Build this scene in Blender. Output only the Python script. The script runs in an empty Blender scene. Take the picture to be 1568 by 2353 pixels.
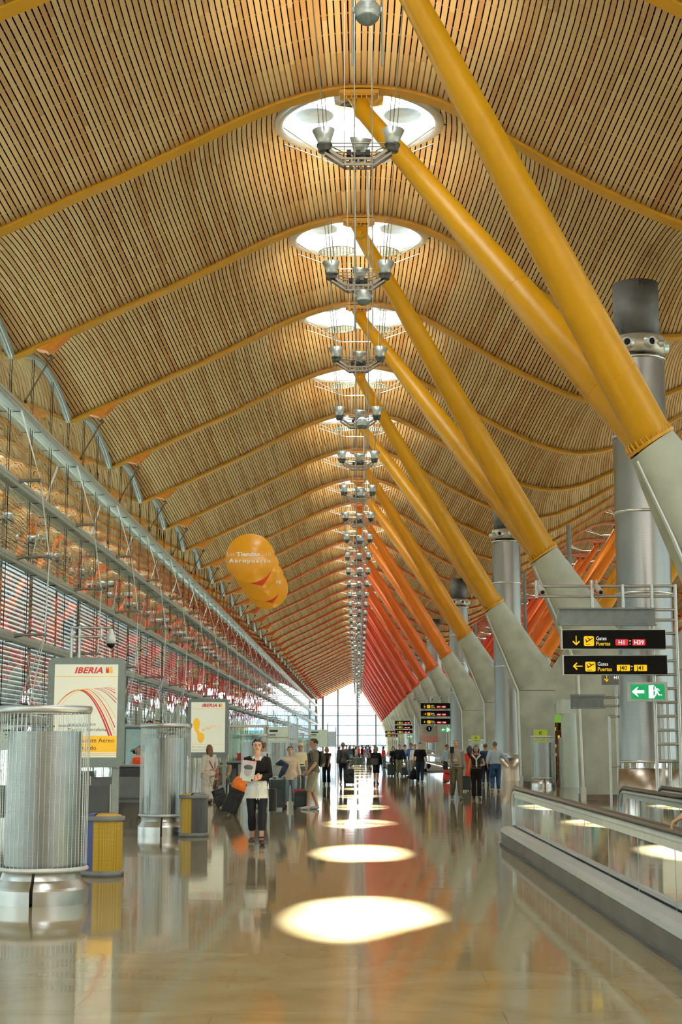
import bpy, math, random
import numpy as np
from mathutils import Vector, Matrix, Euler
random.seed(7); RNG = np.random.default_rng(7)
PI = math.pi
sc = bpy.context.scene
COL = sc.collection
CAMH = 1.64
def R(a): return math.radians(a)
WORDS = ['nearest','second','third','fourth','fifth','sixth','seventh','eighth','ninth','tenth','eleventh','twelfth','thirteenth','fourteenth','fifteenth','sixteenth','seventeenth','eighteenth','nineteenth','twentieth']
def nth(i):
    if i < 20: return WORDS[i]
    t = ['twenty','thirty','forty'][i//10-2]; u = (i+1) % 10
    n = i+1
    if n % 10 == 0: return {30:'thirtieth',40:'fortieth',50:'fiftieth'}[n]
    return {2:'twenty',3:'thirty',4:'forty'}[n//10] + '-' + ['','first','second','third','fourth','fifth','sixth','seventh','eighth','ninth'][n%10]

# ------------------------------------------------------------------ materials
MATS = {}
def newmat(name):
    m = bpy.data.materials.new(name); m.use_nodes = True
    nt = m.node_tree; b = nt.nodes.get('Principled BSDF'); return m, nt, b
def mat(name, c, rough=.5, metal=0., var=.08, scale=6., spec=.5, emit=None, es=0., alpha=None, bump=0., coat=0., trans=0.):
    if name in MATS: return MATS[name]
    m, nt, b = newmat(name); L = nt.links.new
    tc = nt.nodes.new('ShaderNodeTexCoord'); n = nt.nodes.new('ShaderNodeTexNoise'); n.inputs['Scale'].default_value = scale; n.inputs['Detail'].default_value = 4
    L(tc.outputs['Object'], n.inputs['Vector'])
    r = nt.nodes.new('ShaderNodeValToRGB'); e = r.color_ramp.elements
    lo = [max(0, x*(1-var)) for x in c]; hi = [min(1, x*(1+var)) for x in c]
    e[0].color = (*lo, 1); e[1].color = (*hi, 1); e[0].position = .35; e[1].position = .65
    L(n.outputs['Fac'], r.inputs['Fac']); L(r.outputs['Color'], b.inputs['Base Color'])
    b.inputs['Roughness'].default_value = rough; b.inputs['Metallic'].default_value = metal
    b.inputs['Specular IOR Level'].default_value = spec if rough < .75 and name not in ('black_rubber',) else .15
    if coat: b.inputs['Coat Weight'].default_value = coat; b.inputs['Coat Roughness'].default_value = .08
    if emit: b.inputs['Emission Color'].default_value = (*emit, 1); b.inputs['Emission Strength'].default_value = es
    if bump:
        bp = nt.nodes.new('ShaderNodeBump'); bp.inputs['Strength'].default_value = bump; bp.inputs['Distance'].default_value = .01
        L(n.outputs['Fac'], bp.inputs['Height']); L(bp.outputs['Normal'], b.inputs['Normal'])
    MATS[name] = m; return m
def emis(name, c, s):
    return mat(name, c, rough=.6, var=.02, emit=c, es=s)
def glassmat(name, tint, refl, ior=1.5, wave=0., wscale=1., rough=0.):
    if name in MATS: return MATS[name]
    m, nt, b = newmat(name); nt.nodes.remove(b); L = nt.links.new
    out = nt.nodes['Material Output']
    t = nt.nodes.new('ShaderNodeBsdfTransparent'); t.inputs[0].default_value = (*tint, 1)
    g = nt.nodes.new('ShaderNodeBsdfGlossy'); g.inputs['Color'].default_value = (.95, .97, .95, 1); g.inputs['Roughness'].default_value = rough
    fr = nt.nodes.new('ShaderNodeFresnel'); fr.inputs['IOR'].default_value = ior
    ad = nt.nodes.new('ShaderNodeMath'); ad.operation = 'ADD'; ad.use_clamp = True; ad.inputs[1].default_value = refl
    mx = nt.nodes.new('ShaderNodeMixShader')
    L(fr.outputs[0], ad.inputs[0]); L(ad.outputs[0], mx.inputs[0]); L(t.outputs[0], mx.inputs[1]); L(g.outputs[0], mx.inputs[2]); L(mx.outputs[0], out.inputs[0])
    if wave:
        tc = nt.nodes.new('ShaderNodeTexCoord'); n = nt.nodes.new('ShaderNodeTexNoise'); n.inputs['Scale'].default_value = wscale; n.inputs['Detail'].default_value = 1
        L(tc.outputs['Object'], n.inputs['Vector'])
        bp = nt.nodes.new('ShaderNodeBump'); bp.inputs['Strength'].default_value = 1; bp.inputs['Distance'].default_value = wave
        L(n.outputs['Fac'], bp.inputs['Height']); L(bp.outputs['Normal'], g.inputs['Normal'])
    MATS[name] = m; return m

# ------------------------------------------------------------------ mesh builder
class MB:
    def __init__(s): s.v = []; s.f = []; s.m = []; s.sm = []; s.n = 0
    def add(s, v, f, mi=0, smooth=False):
        v = np.asarray(v, float).reshape(-1, 3); s.v.append(v)
        for q in f: s.f.append([i+s.n for i in q]); s.m.append(mi); s.sm.append(smooth)
        s.n += len(v)
    def box(s, c, d, mi=0, rz=0., M=None):
        x, y, z = [k/2 for k in d]
        v = np.array([[i, j, k] for i in (-x, x) for j in (-y, y) for k in (-z, z)])
        if rz: ca, sa = math.cos(rz), math.sin(rz); v = v @ np.array([[ca, sa, 0], [-sa, ca, 0], [0, 0, 1]])
        if M is not None: v = v @ np.array(M.to_3x3()).T
        s.add(v+np.array(c), [(0, 1, 3, 2), (4, 6, 7, 5), (0, 4, 5, 1), (2, 3, 7, 6), (0, 2, 6, 4), (1, 5, 7, 3)], mi)
    def rbox(s, c, d, r, axis='z', mi=0, seg=5):
        # prism with rounded corners, extruded along axis
        a, b = {'z': (0, 1), 'y': (0, 2), 'x': (1, 2)}[axis]; k = {'z': 2, 'y': 1, 'x': 0}[axis]
        pts = []
        for (sx, sy, a0) in ((1, 1, 0), (-1, 1, 90), (-1, -1, 180), (1, -1, 270)):
            for i in range(seg+1):
                t = R(a0+90*i/seg); pts.append((sx*(d[a]/2-r)+r*math.cos(t), sy*(d[b]/2-r)+r*math.sin(t)))
        s.prism(pts, a, b, k, -d[k]/2, d[k]/2, c, mi)
    def prism(s, pts, a, b, k, lo, hi, c=(0, 0, 0), mi=0, smooth=False):
        n = len(pts); v = []
        for h in (lo, hi):
            for p in pts:
                q = [0, 0, 0]; q[a] = p[0]; q[b] = p[1]; q[k] = h; v.append([q[i]+c[i] for i in range(3)])
        f = [tuple(range(n))[::-1], tuple(range(n, 2*n))]
        s.add(v, f, mi, False)
        v2 = list(v); s.add(v2, [(i, (i+1) % n, n+(i+1) % n, n+i) for i in range(n)], mi, smooth)
    def tube(s, path, r, n=8, mi=0, cap=True, smooth=True, up=None):
        P = [np.array(p, float) for p in path]; m = len(P)
        rr = r if hasattr(r, '__len__') else [r]*m
        T = []
        for i in range(m):
            t = P[min(i+1, m-1)]-P[max(i-1, 0)]; L = np.linalg.norm(t); T.append(t/(L if L > 1e-9 else 1))
        u = np.array(up, float) if up is not None else (np.array([0, 0, 1.]) if abs(T[0][2]) < .9 else np.array([1., 0, 0]))
        V = []
        for i in range(m):
            u = u-T[i]*(u@T[i]); u /= max(np.linalg.norm(u), 1e-9); w = np.cross(T[i], u)
            rx, ry = rr[i] if hasattr(rr[i], '__len__') else (rr[i], rr[i])
            for k in range(n):
                a = 2*PI*k/n; V.append(P[i]+u*ry*math.cos(a)+w*rx*math.sin(a))
        F = [(i*n+k, i*n+(k+1) % n, (i+1)*n+(k+1) % n, (i+1)*n+k) for i in range(m-1) for k in range(n)]
        s.add(V, F, mi, smooth)
        if cap: s.add(V[:n], [tuple(range(n))[::-1]], mi); s.add(V[-n:], [tuple(range(n))], mi)
    def lathe(s, prof, n=24, c=(0, 0, 0), mi=0, smooth=True, a0=0, a1=2*PI, axis='z'):
        V = []; full = abs(a1-a0-2*PI) < 1e-6; nn = n if full else n+1
        for (r, z) in prof:
            for k in range(nn):
                a = a0+(a1-a0)*k/n
                p = (r*math.cos(a), r*math.sin(a), z)
                if axis == 'y': p = (p[0], p[2], p[1])
                V.append((p[0]+c[0], p[1]+c[1], p[2]+c[2]))
        F = []
        for i in range(len(prof)-1):
            for k in range(n):
                k2 = (k+1) % nn; F.append((i*nn+k, i*nn+k2, (i+1)*nn+k2, (i+1)*nn+k))
        s.add(V, F, mi, smooth)
    def hard(s, prof, n=24, c=(0, 0, 0), mi=0, a0=0, a1=2*PI):
        for p, q in zip(prof, prof[1:]): s.lathe([p, q], n, c, mi, True, a0, a1)
    def sphere(s, c, r, n=16, m=10, mi=0, sc=(1, 1, 1)):
        V = []; F = []
        for i in range(m+1):
            t = PI*i/m
            for k in range(n):
                a = 2*PI*k/n; V.append((c[0]+r*sc[0]*math.sin(t)*math.cos(a), c[1]+r*sc[1]*math.sin(t)*math.sin(a), c[2]+r*sc[2]*math.cos(t)))
        for i in range(m):
            for k in range(n): F.append((i*n+k, (i+1)*n+k, (i+1)*n+(k+1) % n, i*n+(k+1) % n))
        s.add(V, F, mi, True)
    def mesh(s, name, mats):
        me = bpy.data.meshes.new(name); V = np.concatenate(s.v) if s.v else np.zeros((0, 3))
        me.from_pydata(V.tolist(), [], s.f)
        for m in (mats if isinstance(mats, (list, tuple)) else [mats]): me.materials.append(m)
        me.polygons.foreach_set('material_index', s.m); me.polygons.foreach_set('use_smooth', s.sm)
        me.update(); return me
    def obj(s, name, mats, parent=None, loc=(0, 0, 0)):
        return link(bpy.data.objects.new(name, s.mesh(name, mats)), parent, loc)
def link(o, parent=None, loc=None):
    COL.objects.link(o)
    if parent is not None: o.parent = parent
    if loc is not None: o.location = loc
    return o
def tag(o, label=None, cat=None, group=None, kind=None):
    if label: o['label'] = label
    if cat: o['category'] = cat
    if group: o['group'] = group
    if kind: o['kind'] = kind
    return o
def thing(name, label, cat, loc=(0, 0, 0), rz=0., group=None):
    o = bpy.data.objects.new(name, None); o.empty_display_size = .2
    link(o, None, loc); o.rotation_euler = (0, 0, rz); return tag(o, label, cat, group)
def kids(o): return list(KID.get(o.name, []))
def dup(root, loc, label, group=None, rz=None):
    r = root.copy(); COL.objects.link(r); r.location = loc; r['label'] = label
    if rz is not None: r.rotation_euler = (0, 0, rz)
    if group: r['group'] = group
    for ch in list(root.children):
        c = ch.copy(); COL.objects.link(c); c.parent = r
        for g in list(ch.children):
            d = g.copy(); COL.objects.link(d); d.parent = c
    return r
def objmat(o, m):
    for s in o.material_slots: s.link = 'OBJECT'; s.material = m
def text(txt, size, m, parent, loc, rot=(PI/2, 0, 0), name='lettering', align='LEFT', bold=0., shear=0., ext=.002, space=1., sx=1.):
    cu = bpy.data.curves.new(name, 'FONT'); cu.body = txt; cu.size = size; cu.align_x = align; cu.extrude = ext
    cu.offset = bold; cu.shear = shear; cu.space_character = space; cu.resolution_u = 2
    t = bpy.data.objects.new(name+'_tmp', cu); COL.objects.link(t)
    dg = bpy.context.evaluated_depsgraph_get(); dg.update()
    me = bpy.data.meshes.new_from_object(t.evaluated_get(dg)); bpy.data.objects.remove(t); bpy.data.curves.remove(cu)
    me.materials.clear(); me.materials.append(m); me.name = name
    o = link(bpy.data.objects.new(name, me), parent, loc); o.rotation_euler = rot; o.scale = (sx, 1, 1); return o

# ------------------------------------------------------------------ palette
M_conc = mat('concrete', (.46, .50, .42), .75, var=.16, scale=1.1, bump=.15)
M_strip = mat('corner_metal', (.70, .72, .66), .35, metal=.4, var=.05)
M_steel = mat('brushed_steel', (.62, .63, .60), .28, metal=1., var=.06, scale=3)
M_steel2 = mat('satin_steel', (.50, .51, .49), .38, metal=.9, var=.05)
M_alu = mat('silver_paint', (.55, .58, .55), .35, metal=.6, var=.05)
M_greypaint = mat('pale_green_grey_paint', (.50, .56, .52), .5, var=.05)
M_dark = mat('dark_grey_paint', (.06, .062, .058), .5)
M_mid = mat('mid_grey_paint', (.17, .18, .175), .5)
M_black = mat('black_rubber', (.012, .012, .012), .45)
M_signblk = mat('sign_black', (.008, .007, .006), .8)
M_white = mat('white_paint', (.8, .82, .78), .5)
M_brown = mat('brown_steel', (.12, .085, .05), .5, metal=.3)
M_rope = mat('cable_steel', (.42, .42, .38), .35, metal=.8)
def lerp(a, b, t): return tuple(x+(y-x)*t for x, y in zip(a, b))
CS = [(0, (.60, .312, .003)), (70, (.62, .30, .004)), (85, (.68, .28, .005)), (103, (.78, .20, .006)), (122, (.76, .13, .006)), (158, (.66, .06, .008)), (205, (.48, .03, .008)), (280, (.36, .016, .010)), (400, (.26, .012, .010))]
def ramp(Y, st):
    for (a, ca), (b, cb) in zip(st, st[1:]):
        if Y <= b: return lerp(ca, cb, max(0, (Y-a)/(b-a)))
    return st[-1][1]
def tubemat(Y, tag_=''): return mat('%spaint_%d' % (tag_, int(Y)), ramp(Y, CS), .38, var=.05, scale=.8, spec=.5)
# ------------------------------------------------------------------ roof
NB0, NB1 = -4, 39                      # bays between rib k and k+1
def YR(k): return 34.65+9*(k-1)
HP = [(-17.5, 10.1), (-15.0, 11.05), (-13.0, 11.8), (-11.6, 12.35), (-10.15, 12.93), (-8.48, 13.66), (-6.5, 14.6), (-5.44, 15.07), (-4.0, 15.8), (-2.61, 16.5), (-1.85, 16.82), (-1.1, 17.06), (-.39, 17.2), (.05, 17.22), (.9, 17.16), (1.84, 16.92), (2.5, 16.6), (3.63, 15.9), (5., 15.06), (6.12, 14.46), (7.4, 13.86), (8.13, 13.62), (8.8, 13.5), (9.2, 13.47)]
AX = 9.2
HP = HP+[(2*AX-x, z) for x, z in HP[-2::-1] if x > -12]
_x = np.array([p[0] for p in HP]); _z = np.array([p[1] for p in HP])
_xs = np.linspace(_x[0], _x[-1], 1600)
_zs = np.interp(_xs, _x, _z); ker = np.hanning(45); ker /= ker.sum()
_zp = np.pad(_zs, 22, mode='reflect', reflect_type='odd'); _zs = np.convolve(_zp, ker, 'valid')
_s = np.concatenate([[0], np.cumsum(np.hypot(np.diff(_xs), np.diff(_zs)))])
def prof(s): return np.interp(s, _s, _xs), np.interp(s, _s, _zs)
def s_of_x(x): return np.interp(x, _xs, _s)
def nrm(s):
    x0, z0 = prof(np.asarray(s)-.15); x1, z1 = prof(np.asarray(s)+.15); dx, dz = x1-x0, z1-z0; L = np.hypot(dx, dz); return -dz/L, dx/L
RISE = .80; H0 = .12; SKR = 2.08; SRY = 2.7; SKY = 2.95
def surf(s, y, h=0.):                  # y: 0..9 within the bay
    x, z = prof(s); nx, nz = nrm(s); t = y/9.; d = H0+RISE*(1-(2*t-1)**2)+h
    return x+nx*d, z+nz*d
_sg = np.linspace(0, _s[-1], 900)
def z_at(x, y, h=0.):                  # height of the ceiling surface over a plan point
    X, Z = surf(_sg, y, h); return float(np.interp(x, X, Z))
SK_C = [0.05, 2*AX-.05]
def intervals(xc, hw):
    iv = [(0., 9.)]
    for c in SK_C:
        d = abs(xc-c)+hw
        if d < SKR+.12:
            q = (SRY+.12)*math.sqrt(1-(d/(SKR+.12))**2); a, b = SKY-q, SKY+q; iv = []
            if a > .06: iv.append((0., a))
            iv.append((b, 9.))
    return iv
def strips(s0, s1, pitch, width, h, nseg, sides, rnd):
    """one bay of boards: returns verts, quads, board value per quad"""
    V = []; F = []; B = []; n = 0
    ss = np.arange(s0, s1, pitch)
    for si in ss:
        sc_ = si+pitch/2; xc = float(surf(sc_, SKY, h)[0])
        for (a, b) in intervals(xc, width/2 if not sides else 0):
            m = max(1, int(round(nseg*(b-a)/9)))
            ys = np.linspace(a, b, m+1)
            rows = []
            offs = [(-width/2, 0), (width/2, 0)] if not sides else [(-width/2, .03), (-width/2, 0), (width/2, 0), (width/2, .03)]
            for (o, hh) in offs:
                X, Z = surf(np.full(m+1, sc_+o), ys, h+hh); rows.append(np.stack([X, ys, Z], 1))
            k = len(offs)
            A = np.stack(rows, 1).reshape(-1, 3)
            V.append(A)
            for i in range(m):
                for j in range(k-1):
                    F.append((n+i*k+j, n+i*k+j+1, n+(i+1)*k+j+1, n+(i+1)*k+j)); B.append(rnd[int(ys[i]/3+si*7) % 997])
            n += len(A)
    return np.concatenate(V), np.array(F), np.array(B)
def build_ceiling():
    rnd = RNG.random(997)
    S0, S1 = s_of_x(-17.2), _s[-1]-.1
    VV = []; FF = []; MI = []; BB = []; n = 0
    def push(v, f, mi, b):
        nonlocal n
        VV.append(v); FF.append(f+n); MI.append(np.full(len(f), mi)); BB.append(b); n += len(v)
    tpl = {}
    for k in range(NB0, NB1):
        key = 'near' if 0 <= k <= 10 else ('back' if k < 0 else 'far')
        if key not in tpl:
            nseg = {'near': 9, 'far': 5, 'back': 5}[key]
            a = strips(S0, S1, .130, .100, 0., nseg, key == 'near', rnd)
            cr = [(s_of_x(c-2.5), s_of_x(c+2.5)) for c in SK_C]; parts = []; e_ = S0
            for (u0, u1) in cr: parts += [strips(e_, u0, .26, .40, .16, 5, False, rnd), strips(u0, u1, .065, .11, .16, 6, False, rnd)]; e_ = u1
            parts.append(strips(e_, S1, .26, .40, .16, 5, False, rnd)); o_ = 0; dv = []; df = []; db = []
            for (pv, pf, pb) in parts: dv.append(pv); df.append(pf+o_); db.append(pb); o_ += len(pv)
            d = (np.concatenate(dv), np.concatenate(df), np.concatenate(db))
            ba = []
            for j in range(13):
                y = .35+8.3*j/12; s = np.arange(S0, S1, .25); keep = []
                for u, w in zip(s, s[1:]):
                    xm = float(surf((u+w)/2, y)[0])
                    if all(math.hypot((xm-c)/(SKR+.2), (y-SKY)/(SRY+.2)) > 1 for c in SK_C): keep.append((u, w))
                ku = np.array(keep)
                for (yy0, yy1) in ((y-.03, y+.03),):
                    P = []
                    for (u_, yv) in ((0, yy0), (1, yy0), (1, yy1), (0, yy1)):
                        X, Z = surf(ku[:, u_], np.full(len(ku), yv), .032); P.append(np.stack([X, np.full(len(ku), yv), Z], 1))
                    ba.append(np.stack(P, 1).reshape(-1, 3))
            for c in SK_C:
                s = np.linspace(s_of_x(c-2.4), s_of_x(c+2.4), 21); P = []
                for (sl, yv) in ((s[:-1], 7.9), (s[1:], 7.9), (s[1:], 9.), (s[:-1], 9.)):
                    X, Z = surf(sl, np.full(20, yv), .045); P.append(np.stack([X, np.full(20, yv), Z], 1))
                ba.append(np.stack(P, 1).reshape(-1, 3))
            bv = np.concatenate(ba); bf = np.arange(len(bv)).reshape(-1, 4)
            tpl[key] = (a, d, (bv, bf, np.zeros(len(bf))))
        a, d, b_ = tpl[key]; off = np.array([0, YR(k), 0.])
        sh = RNG.random()
        push(a[0]+off, a[1], 0, (a[2]+sh) % 1.); push(d[0]+off, d[1], 1, d[2])
        if k <= 16: push(b_[0]+off, b_[1], 2, b_[2])
    V = np.concatenate(VV); F = np.concatenate(FF)
    me = bpy.data.meshes.new('ceiling'); me.vertices.add(len(V)); me.vertices.foreach_set('co', V.ravel())
    me.loops.add(F.size); me.loops.foreach_set('vertex_index', F.ravel().astype(np.int32))
    me.polygons.add(len(F)); me.polygons.foreach_set('loop_start', np.arange(0, F.size, 4, dtype=np.int32))
    me.polygons.foreach_set('material_index', np.concatenate(MI).astype(np.int32)); me.update(calc_edges=True)
    at = me.attributes.new('board', 'FLOAT', 'FACE'); at.data.foreach_set('value', np.concatenate(BB).astype(np.float32))
    m, nt, b = newmat('bamboo_slats'); L = nt.links.new
    an = nt.nodes.new('ShaderNodeAttribute'); an.attribute_name = 'board'
    r = nt.nodes.new('ShaderNodeValToRGB'); e = r.color_ramp.elements
    e[0].color = (.56, .385, .18, 1); e[1].color = (.72, .53, .275, 1); x = e.new(.5); x.color = (.66, .47, .235, 1); x = e.new(.12); x.color = (.54, .32, .13, 1)
    L(an.outputs['Fac'], r.inputs['Fac'])
    tc = nt.nodes.new('ShaderNodeTexCoord'); n_ = nt.nodes.new('ShaderNodeTexNoise'); n_.inputs['Scale'].default_value = .35
    L(tc.outputs['Object'], n_.inputs['Vector'])
    mx = nt.nodes.new('ShaderNodeMix'); mx.data_type = 'RGBA'; mx.blend_type = 'MULTIPLY'; mx.inputs[0].default_value = .35
    r2 = nt.nodes.new('ShaderNodeValToRGB'); r2.color_ramp.elements[0].color = (.75, .62, .5, 1); r2.color_ramp.elements[0].position = .38; r2.color_ramp.elements[1].position = .62
    L(n_.outputs['Fac'], r2.inputs['Fac']); L(r.outputs['Color'], mx.inputs[6]); L(r2.outputs['Color'], mx.inputs[7]); L(mx.outputs[2], b.inputs['Base Color'])
    b.inputs['Roughness'].default_value = .55; b.inputs['Specular IOR Level'].default_value = .3
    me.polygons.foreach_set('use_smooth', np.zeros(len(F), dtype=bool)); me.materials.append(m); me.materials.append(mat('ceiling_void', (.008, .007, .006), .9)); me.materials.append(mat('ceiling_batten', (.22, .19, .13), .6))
    o = link(bpy.data.objects.new('ceiling', me)); tag(o, 'undulating ceiling of pale bamboo slats with dark gaps', kind='structure'); return o
build_ceiling()

# roof beams (one per rib)
def beam_mesh():
    b = MB(); xs = np.concatenate([np.arange(-10.15, 2*AX+10.15, .33), [2*AX+10.15]]); ss = s_of_x(xs)
    x, z = prof(ss); nx, nz = nrm(ss); V = []
    sec = [(-.21, 0), (.21, 0), (.21, .03), (.05, .03), (.05, .3), (-.05, .3), (-.05, .03), (-.21, .03)]
    # closed box look: bottom flange, web
    for i in range(len(xs)):
        for (y, h) in sec: V.append((x[i]+nx[i]*h, y, z[i]+nz[i]*h))
    n = len(sec); F = [(i*n+k, (i+1)*n+k, (i+1)*n+(k+1) % n, i*n+(k+1) % n) for i in range(len(xs)-1) for k in range(n)]
    b.add(V, F, 0); e = (len(xs)-1)*n; b.add(V[:n], [tuple(range(n))], 0); b.add(V[e:], [tuple(range(n))[::-1]], 0)
    return b.mesh('roof_beam', M_conc)
BM = beam_mesh()
g = MB()
for sx in (1, -1):
    cx = -9.05 if sx == 1 else 2*AX+9.05
    zz = float(prof(s_of_x(cx))[1])
    g.prism([(cx-sx*.42, zz-.2), (cx+sx*.55, zz+.25), (cx+sx*.1, zz-.22), (cx-sx*.08, zz-.27)][::sx], 0, 2, 1, -.2, .2)
GM = g.mesh('gusset', M_conc)
for i, k in enumerate(range(NB0, NB1+1)):
    o = link(bpy.data.objects.new('roof_beam', BM), None, (0, YR(k), 0)); objmat(o, tubemat(max(30, YR(k)*.9), 'beam_'))
    q = i-3
    lab = ('curved %s roof beam crossing the slatted ceiling, %s in view from the camera' % ('ochre' if k < 9 else 'orange' if k < 15 else 'red', nth(k))) if k >= 0 else 'curved ochre roof beam overhead behind the camera'
    tag(o, lab, 'roof beam', 'curved roof beams under the ceiling')
    q = link(bpy.data.objects.new('gusset', GM), o, (0, 0, 0)); objmat(q, mat('gusset_orange_%d' % (k//12), lerp((.62, .22, .02), (.5, .04, .01), min(1, max(0, k/18))), .45))

# skylights
def skylight_proto():
    t = thing('skylight', '', 'skylight', (0, 0, 0), 0, 'round skylights along the ceiling crown')
    n = 48; ring = []
    for i in range(n+1):
        a = 2*PI*i/n; x = .05+SKR*math.cos(a); y = SKY+SRY*math.sin(a)
        ring.append((x, y, z_at(x, min(9, max(0, y)), -.03)))
    b = MB(); b.tube([(p[0], p[1], p[2]) for p in ring], .13, 10, cap=False, up=(0, 0, 1)); b.obj('rim', mat('skylight_rim', (.72, .74, .74), .3, metal=.5), t)
    b = MB(); ZT = 18.55
    V = [(p[0], p[1], p[2]) for p in ring[:-1]]+[(p[0], p[1], ZT) for p in ring[:-1]]
    b.add(V, [(i, (i+1) % n, n+(i+1) % n, n+i) for i in range(n)], 0, True)
    V2 = [(.05+(p[0]-.05)*1.09, SKY+(p[1]-SKY)*1.09, p[2]-.02) for p in ring[:-1]]+[(.05+(p[0]-.05)*1.08, SKY+(p[1]-SKY)*1.08, ZT) for p in ring[:-1]]
    b.add(V2, [(i, n+i, n+(i+1) % n, (i+1) % n) for i in range(n)], 0, True)
    b.obj('drum', mat('drum_white', (.86, .86, .82), .6), t)
    # top membrane with an elongated clear opening
    m, nt, bs = newmat('skylight_membrane'); nt.nodes.remove(bs)
    tr = nt.nodes.new('ShaderNodeBsdfTranslucent'); tr.inputs[0].default_value = (.93, .93, .88, 1); nt.links.new(tr.outputs[0], nt.nodes['Material Output'].inputs[0])
    b = MB(); V = []; N = 48
    yo = 1.0
    for i in range(N):
        a = 2*PI*i/N; V.append((.05+.66*math.cos(a), SKY+.45+1.95*math.sin(a), ZT))
    for i in range(N):
        a = 2*PI*i/N; V.append((.05+SKR*1.09*math.cos(a), SKY+SRY*1.09*math.sin(a), ZT))
    b.add(V, [(i, (i+1) % N, N+(i+1) % N, N+i) for i in range(N)]); b.obj('membrane', m, t)
    b = MB(); b.add([(v[0], v[1], v[2]+.03) for v in V[:N]], [tuple(range(N))]); b.obj('glazing', glassmat('skylight_glass', (.96, .98, .97), 0, 1.2), t)
    for sx in (-1, 1):
        b = MB(); b.lathe([(0.001, .012), (.5, .012), (.5, -.012), (0.001, -.012)], 28, (.05+sx*1.17, SKY+.9, ZT-.3)); b.obj('tinted_pane', mat('blue_grey_pane', (.30, .37, .41), .5), t)
    b = MB()
    for (dx, z0) in ((-1.0, 0), (1.0, 0)):
        b.tube([(.05+dx*1.9, SKY-.9, 17.15), (.05+dx*.62, SKY+.9, 16.9), (.05+dx*1.95, SKY+.3, 17.2)], .018, 5)
    b.tube([(-.57, SKY+.9, 16.9), (.67, SKY+.9, 16.9)], .02, 5)
    b.obj('brace_wire', M_rope, t)
    return t
sk = skylight_proto()
def grid_disc():
    b = MB(); r = .56
    b.tube([(r*math.cos(2*PI*i/28), r*math.sin(2*PI*i/28), 0) for i in range(29)], .018, 5, cap=False)
    for i in range(-5, 6):
        x = i*.1; q = math.sqrt(r*r-x*x); b.box((x, 0, 0), (.03, 2*q, .012))
        b.box((0, x, 0), (2*q, .03 if i % 2 else .05, .012))
    return b.mesh('grid_disc', mat('disc_mesh', (.62, .62, .5), .5, metal=.2))
GD = grid_disc()
first = True
for k in range(NB0, NB1):
    for side, cx in ((0, 0.), (1, 2*AX-.1)):
        if side == 1 and (k > 24 or k < -1): continue
        if first: o = sk; o.location = (0, YR(k), 0); first = False
        else: o = dup(sk, (cx, YR(k), 0), '')
        where = 'above the central nave' if side == 0 else 'over the hall beyond the columns'
        o['label'] = 'round white skylight %s, %s from the camera' % (where, nth(max(0, k)) if k >= 0 else 'overhead behind')
        if side == 0 and k >= 2 and k < 24:
            for sx in (-1, 1):
                d = link(bpy.data.objects.new('grid_disc', GD), o, (.05+sx*.68, 2.15, 16.93)); d.rotation_euler = (R(2), R(4*sx), 0)
                w = MB(); w.tube([(0, 0, 0), (0, 0, .75)], .008, 4); w.obj('hanger', M_rope, o, (.05+sx*.68, 2.15, 16.93))

# ------------------------------------------------------------------ floor
def floor():
    m, nt, b = newmat('polished_marble'); L = nt.links.new
    tc = nt.nodes.new('ShaderNodeTexCoord')
    br = nt.nodes.new('ShaderNodeTexBrick'); br.inputs['Scale'].default_value = 1.; br.inputs['Brick Width'].default_value = 1.8; br.inputs['Row Height'].default_value = .9
    br.inputs['Mortar Size'].default_value = .004; br.inputs['Color1'].default_value = (.46, .40, .235, 1); br.inputs['Color2'].default_value = (.42, .355, .205, 1); br.inputs['Mortar'].default_value = (.34, .28, .17, 1); br.inputs['Mortar Smooth'].default_value = .3
    mp = nt.nodes.new('ShaderNodeMapping'); mp.inputs['Rotation'].default_value[2] = R(0)
    L(tc.outputs['Object'], mp.inputs[0]); L(mp.outputs[0], br.inputs['Vector'])
    n = nt.nodes.new('ShaderNodeTexNoise'); n.inputs['Scale'].default_value = .8; n.inputs['Detail'].default_value = 5; n.inputs['Roughness'].default_value = .55; n.inputs['Distortion'].default_value = 1.2
    mp2 = nt.nodes.new('ShaderNodeMapping'); mp2.inputs['Scale'].default_value = (.8, 1.3, 1); L(tc.outputs['Object'], mp2.inputs[0]); L(mp2.outputs[0], n.inputs['Vector'])
    r = nt.nodes.new('ShaderNodeValToRGB'); e = r.color_ramp.elements; e[0].position = .32; e[0].color = (.74, .60, .40, 1); e[1].position = .66; e[1].color = (1, 1, 1, 1)
    L(n.outputs['Fac'], r.inputs['Fac'])
    mx = nt.nodes.new('ShaderNodeMix'); mx.data_type = 'RGBA'; mx.blend_type = 'MULTIPLY'; mx.inputs[0].default_value = .75
    L(br.outputs['Color'], mx.inputs[6]); L(r.outputs['Color'], mx.inputs[7]); L(mx.outputs[2], b.inputs['Base Color'])
    b.inputs['Roughness'].default_value = .06; b.inputs['Specular IOR Level'].default_value = .5
    n2 = nt.nodes.new('ShaderNodeTexNoise'); n2.inputs['Scale'].default_value = 1.; n2.inputs['Detail'].default_value = 2
    mp3 = nt.nodes.new('ShaderNodeMapping'); mp3.inputs['Scale'].default_value = (1.1, 1.7, 1); L(tc.outputs['Object'], mp3.inputs[0]); L(mp3.outputs[0], n2.inputs['Vector'])
    bp = nt.nodes.new('ShaderNodeBump'); bp.inputs['Strength'].default_value = 1; bp.inputs['Distance'].default_value = .0011
    L(n2.outputs['Fac'], bp.inputs['Height']); L(bp.outputs['Normal'], b.inputs['Normal'])
    f = MB(); f.box((9.2, 187, -.15), (39.2, 402, .3)); tag(f.obj('floor', m), 'polished beige marble concourse floor', kind='structure')
floor()

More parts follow.
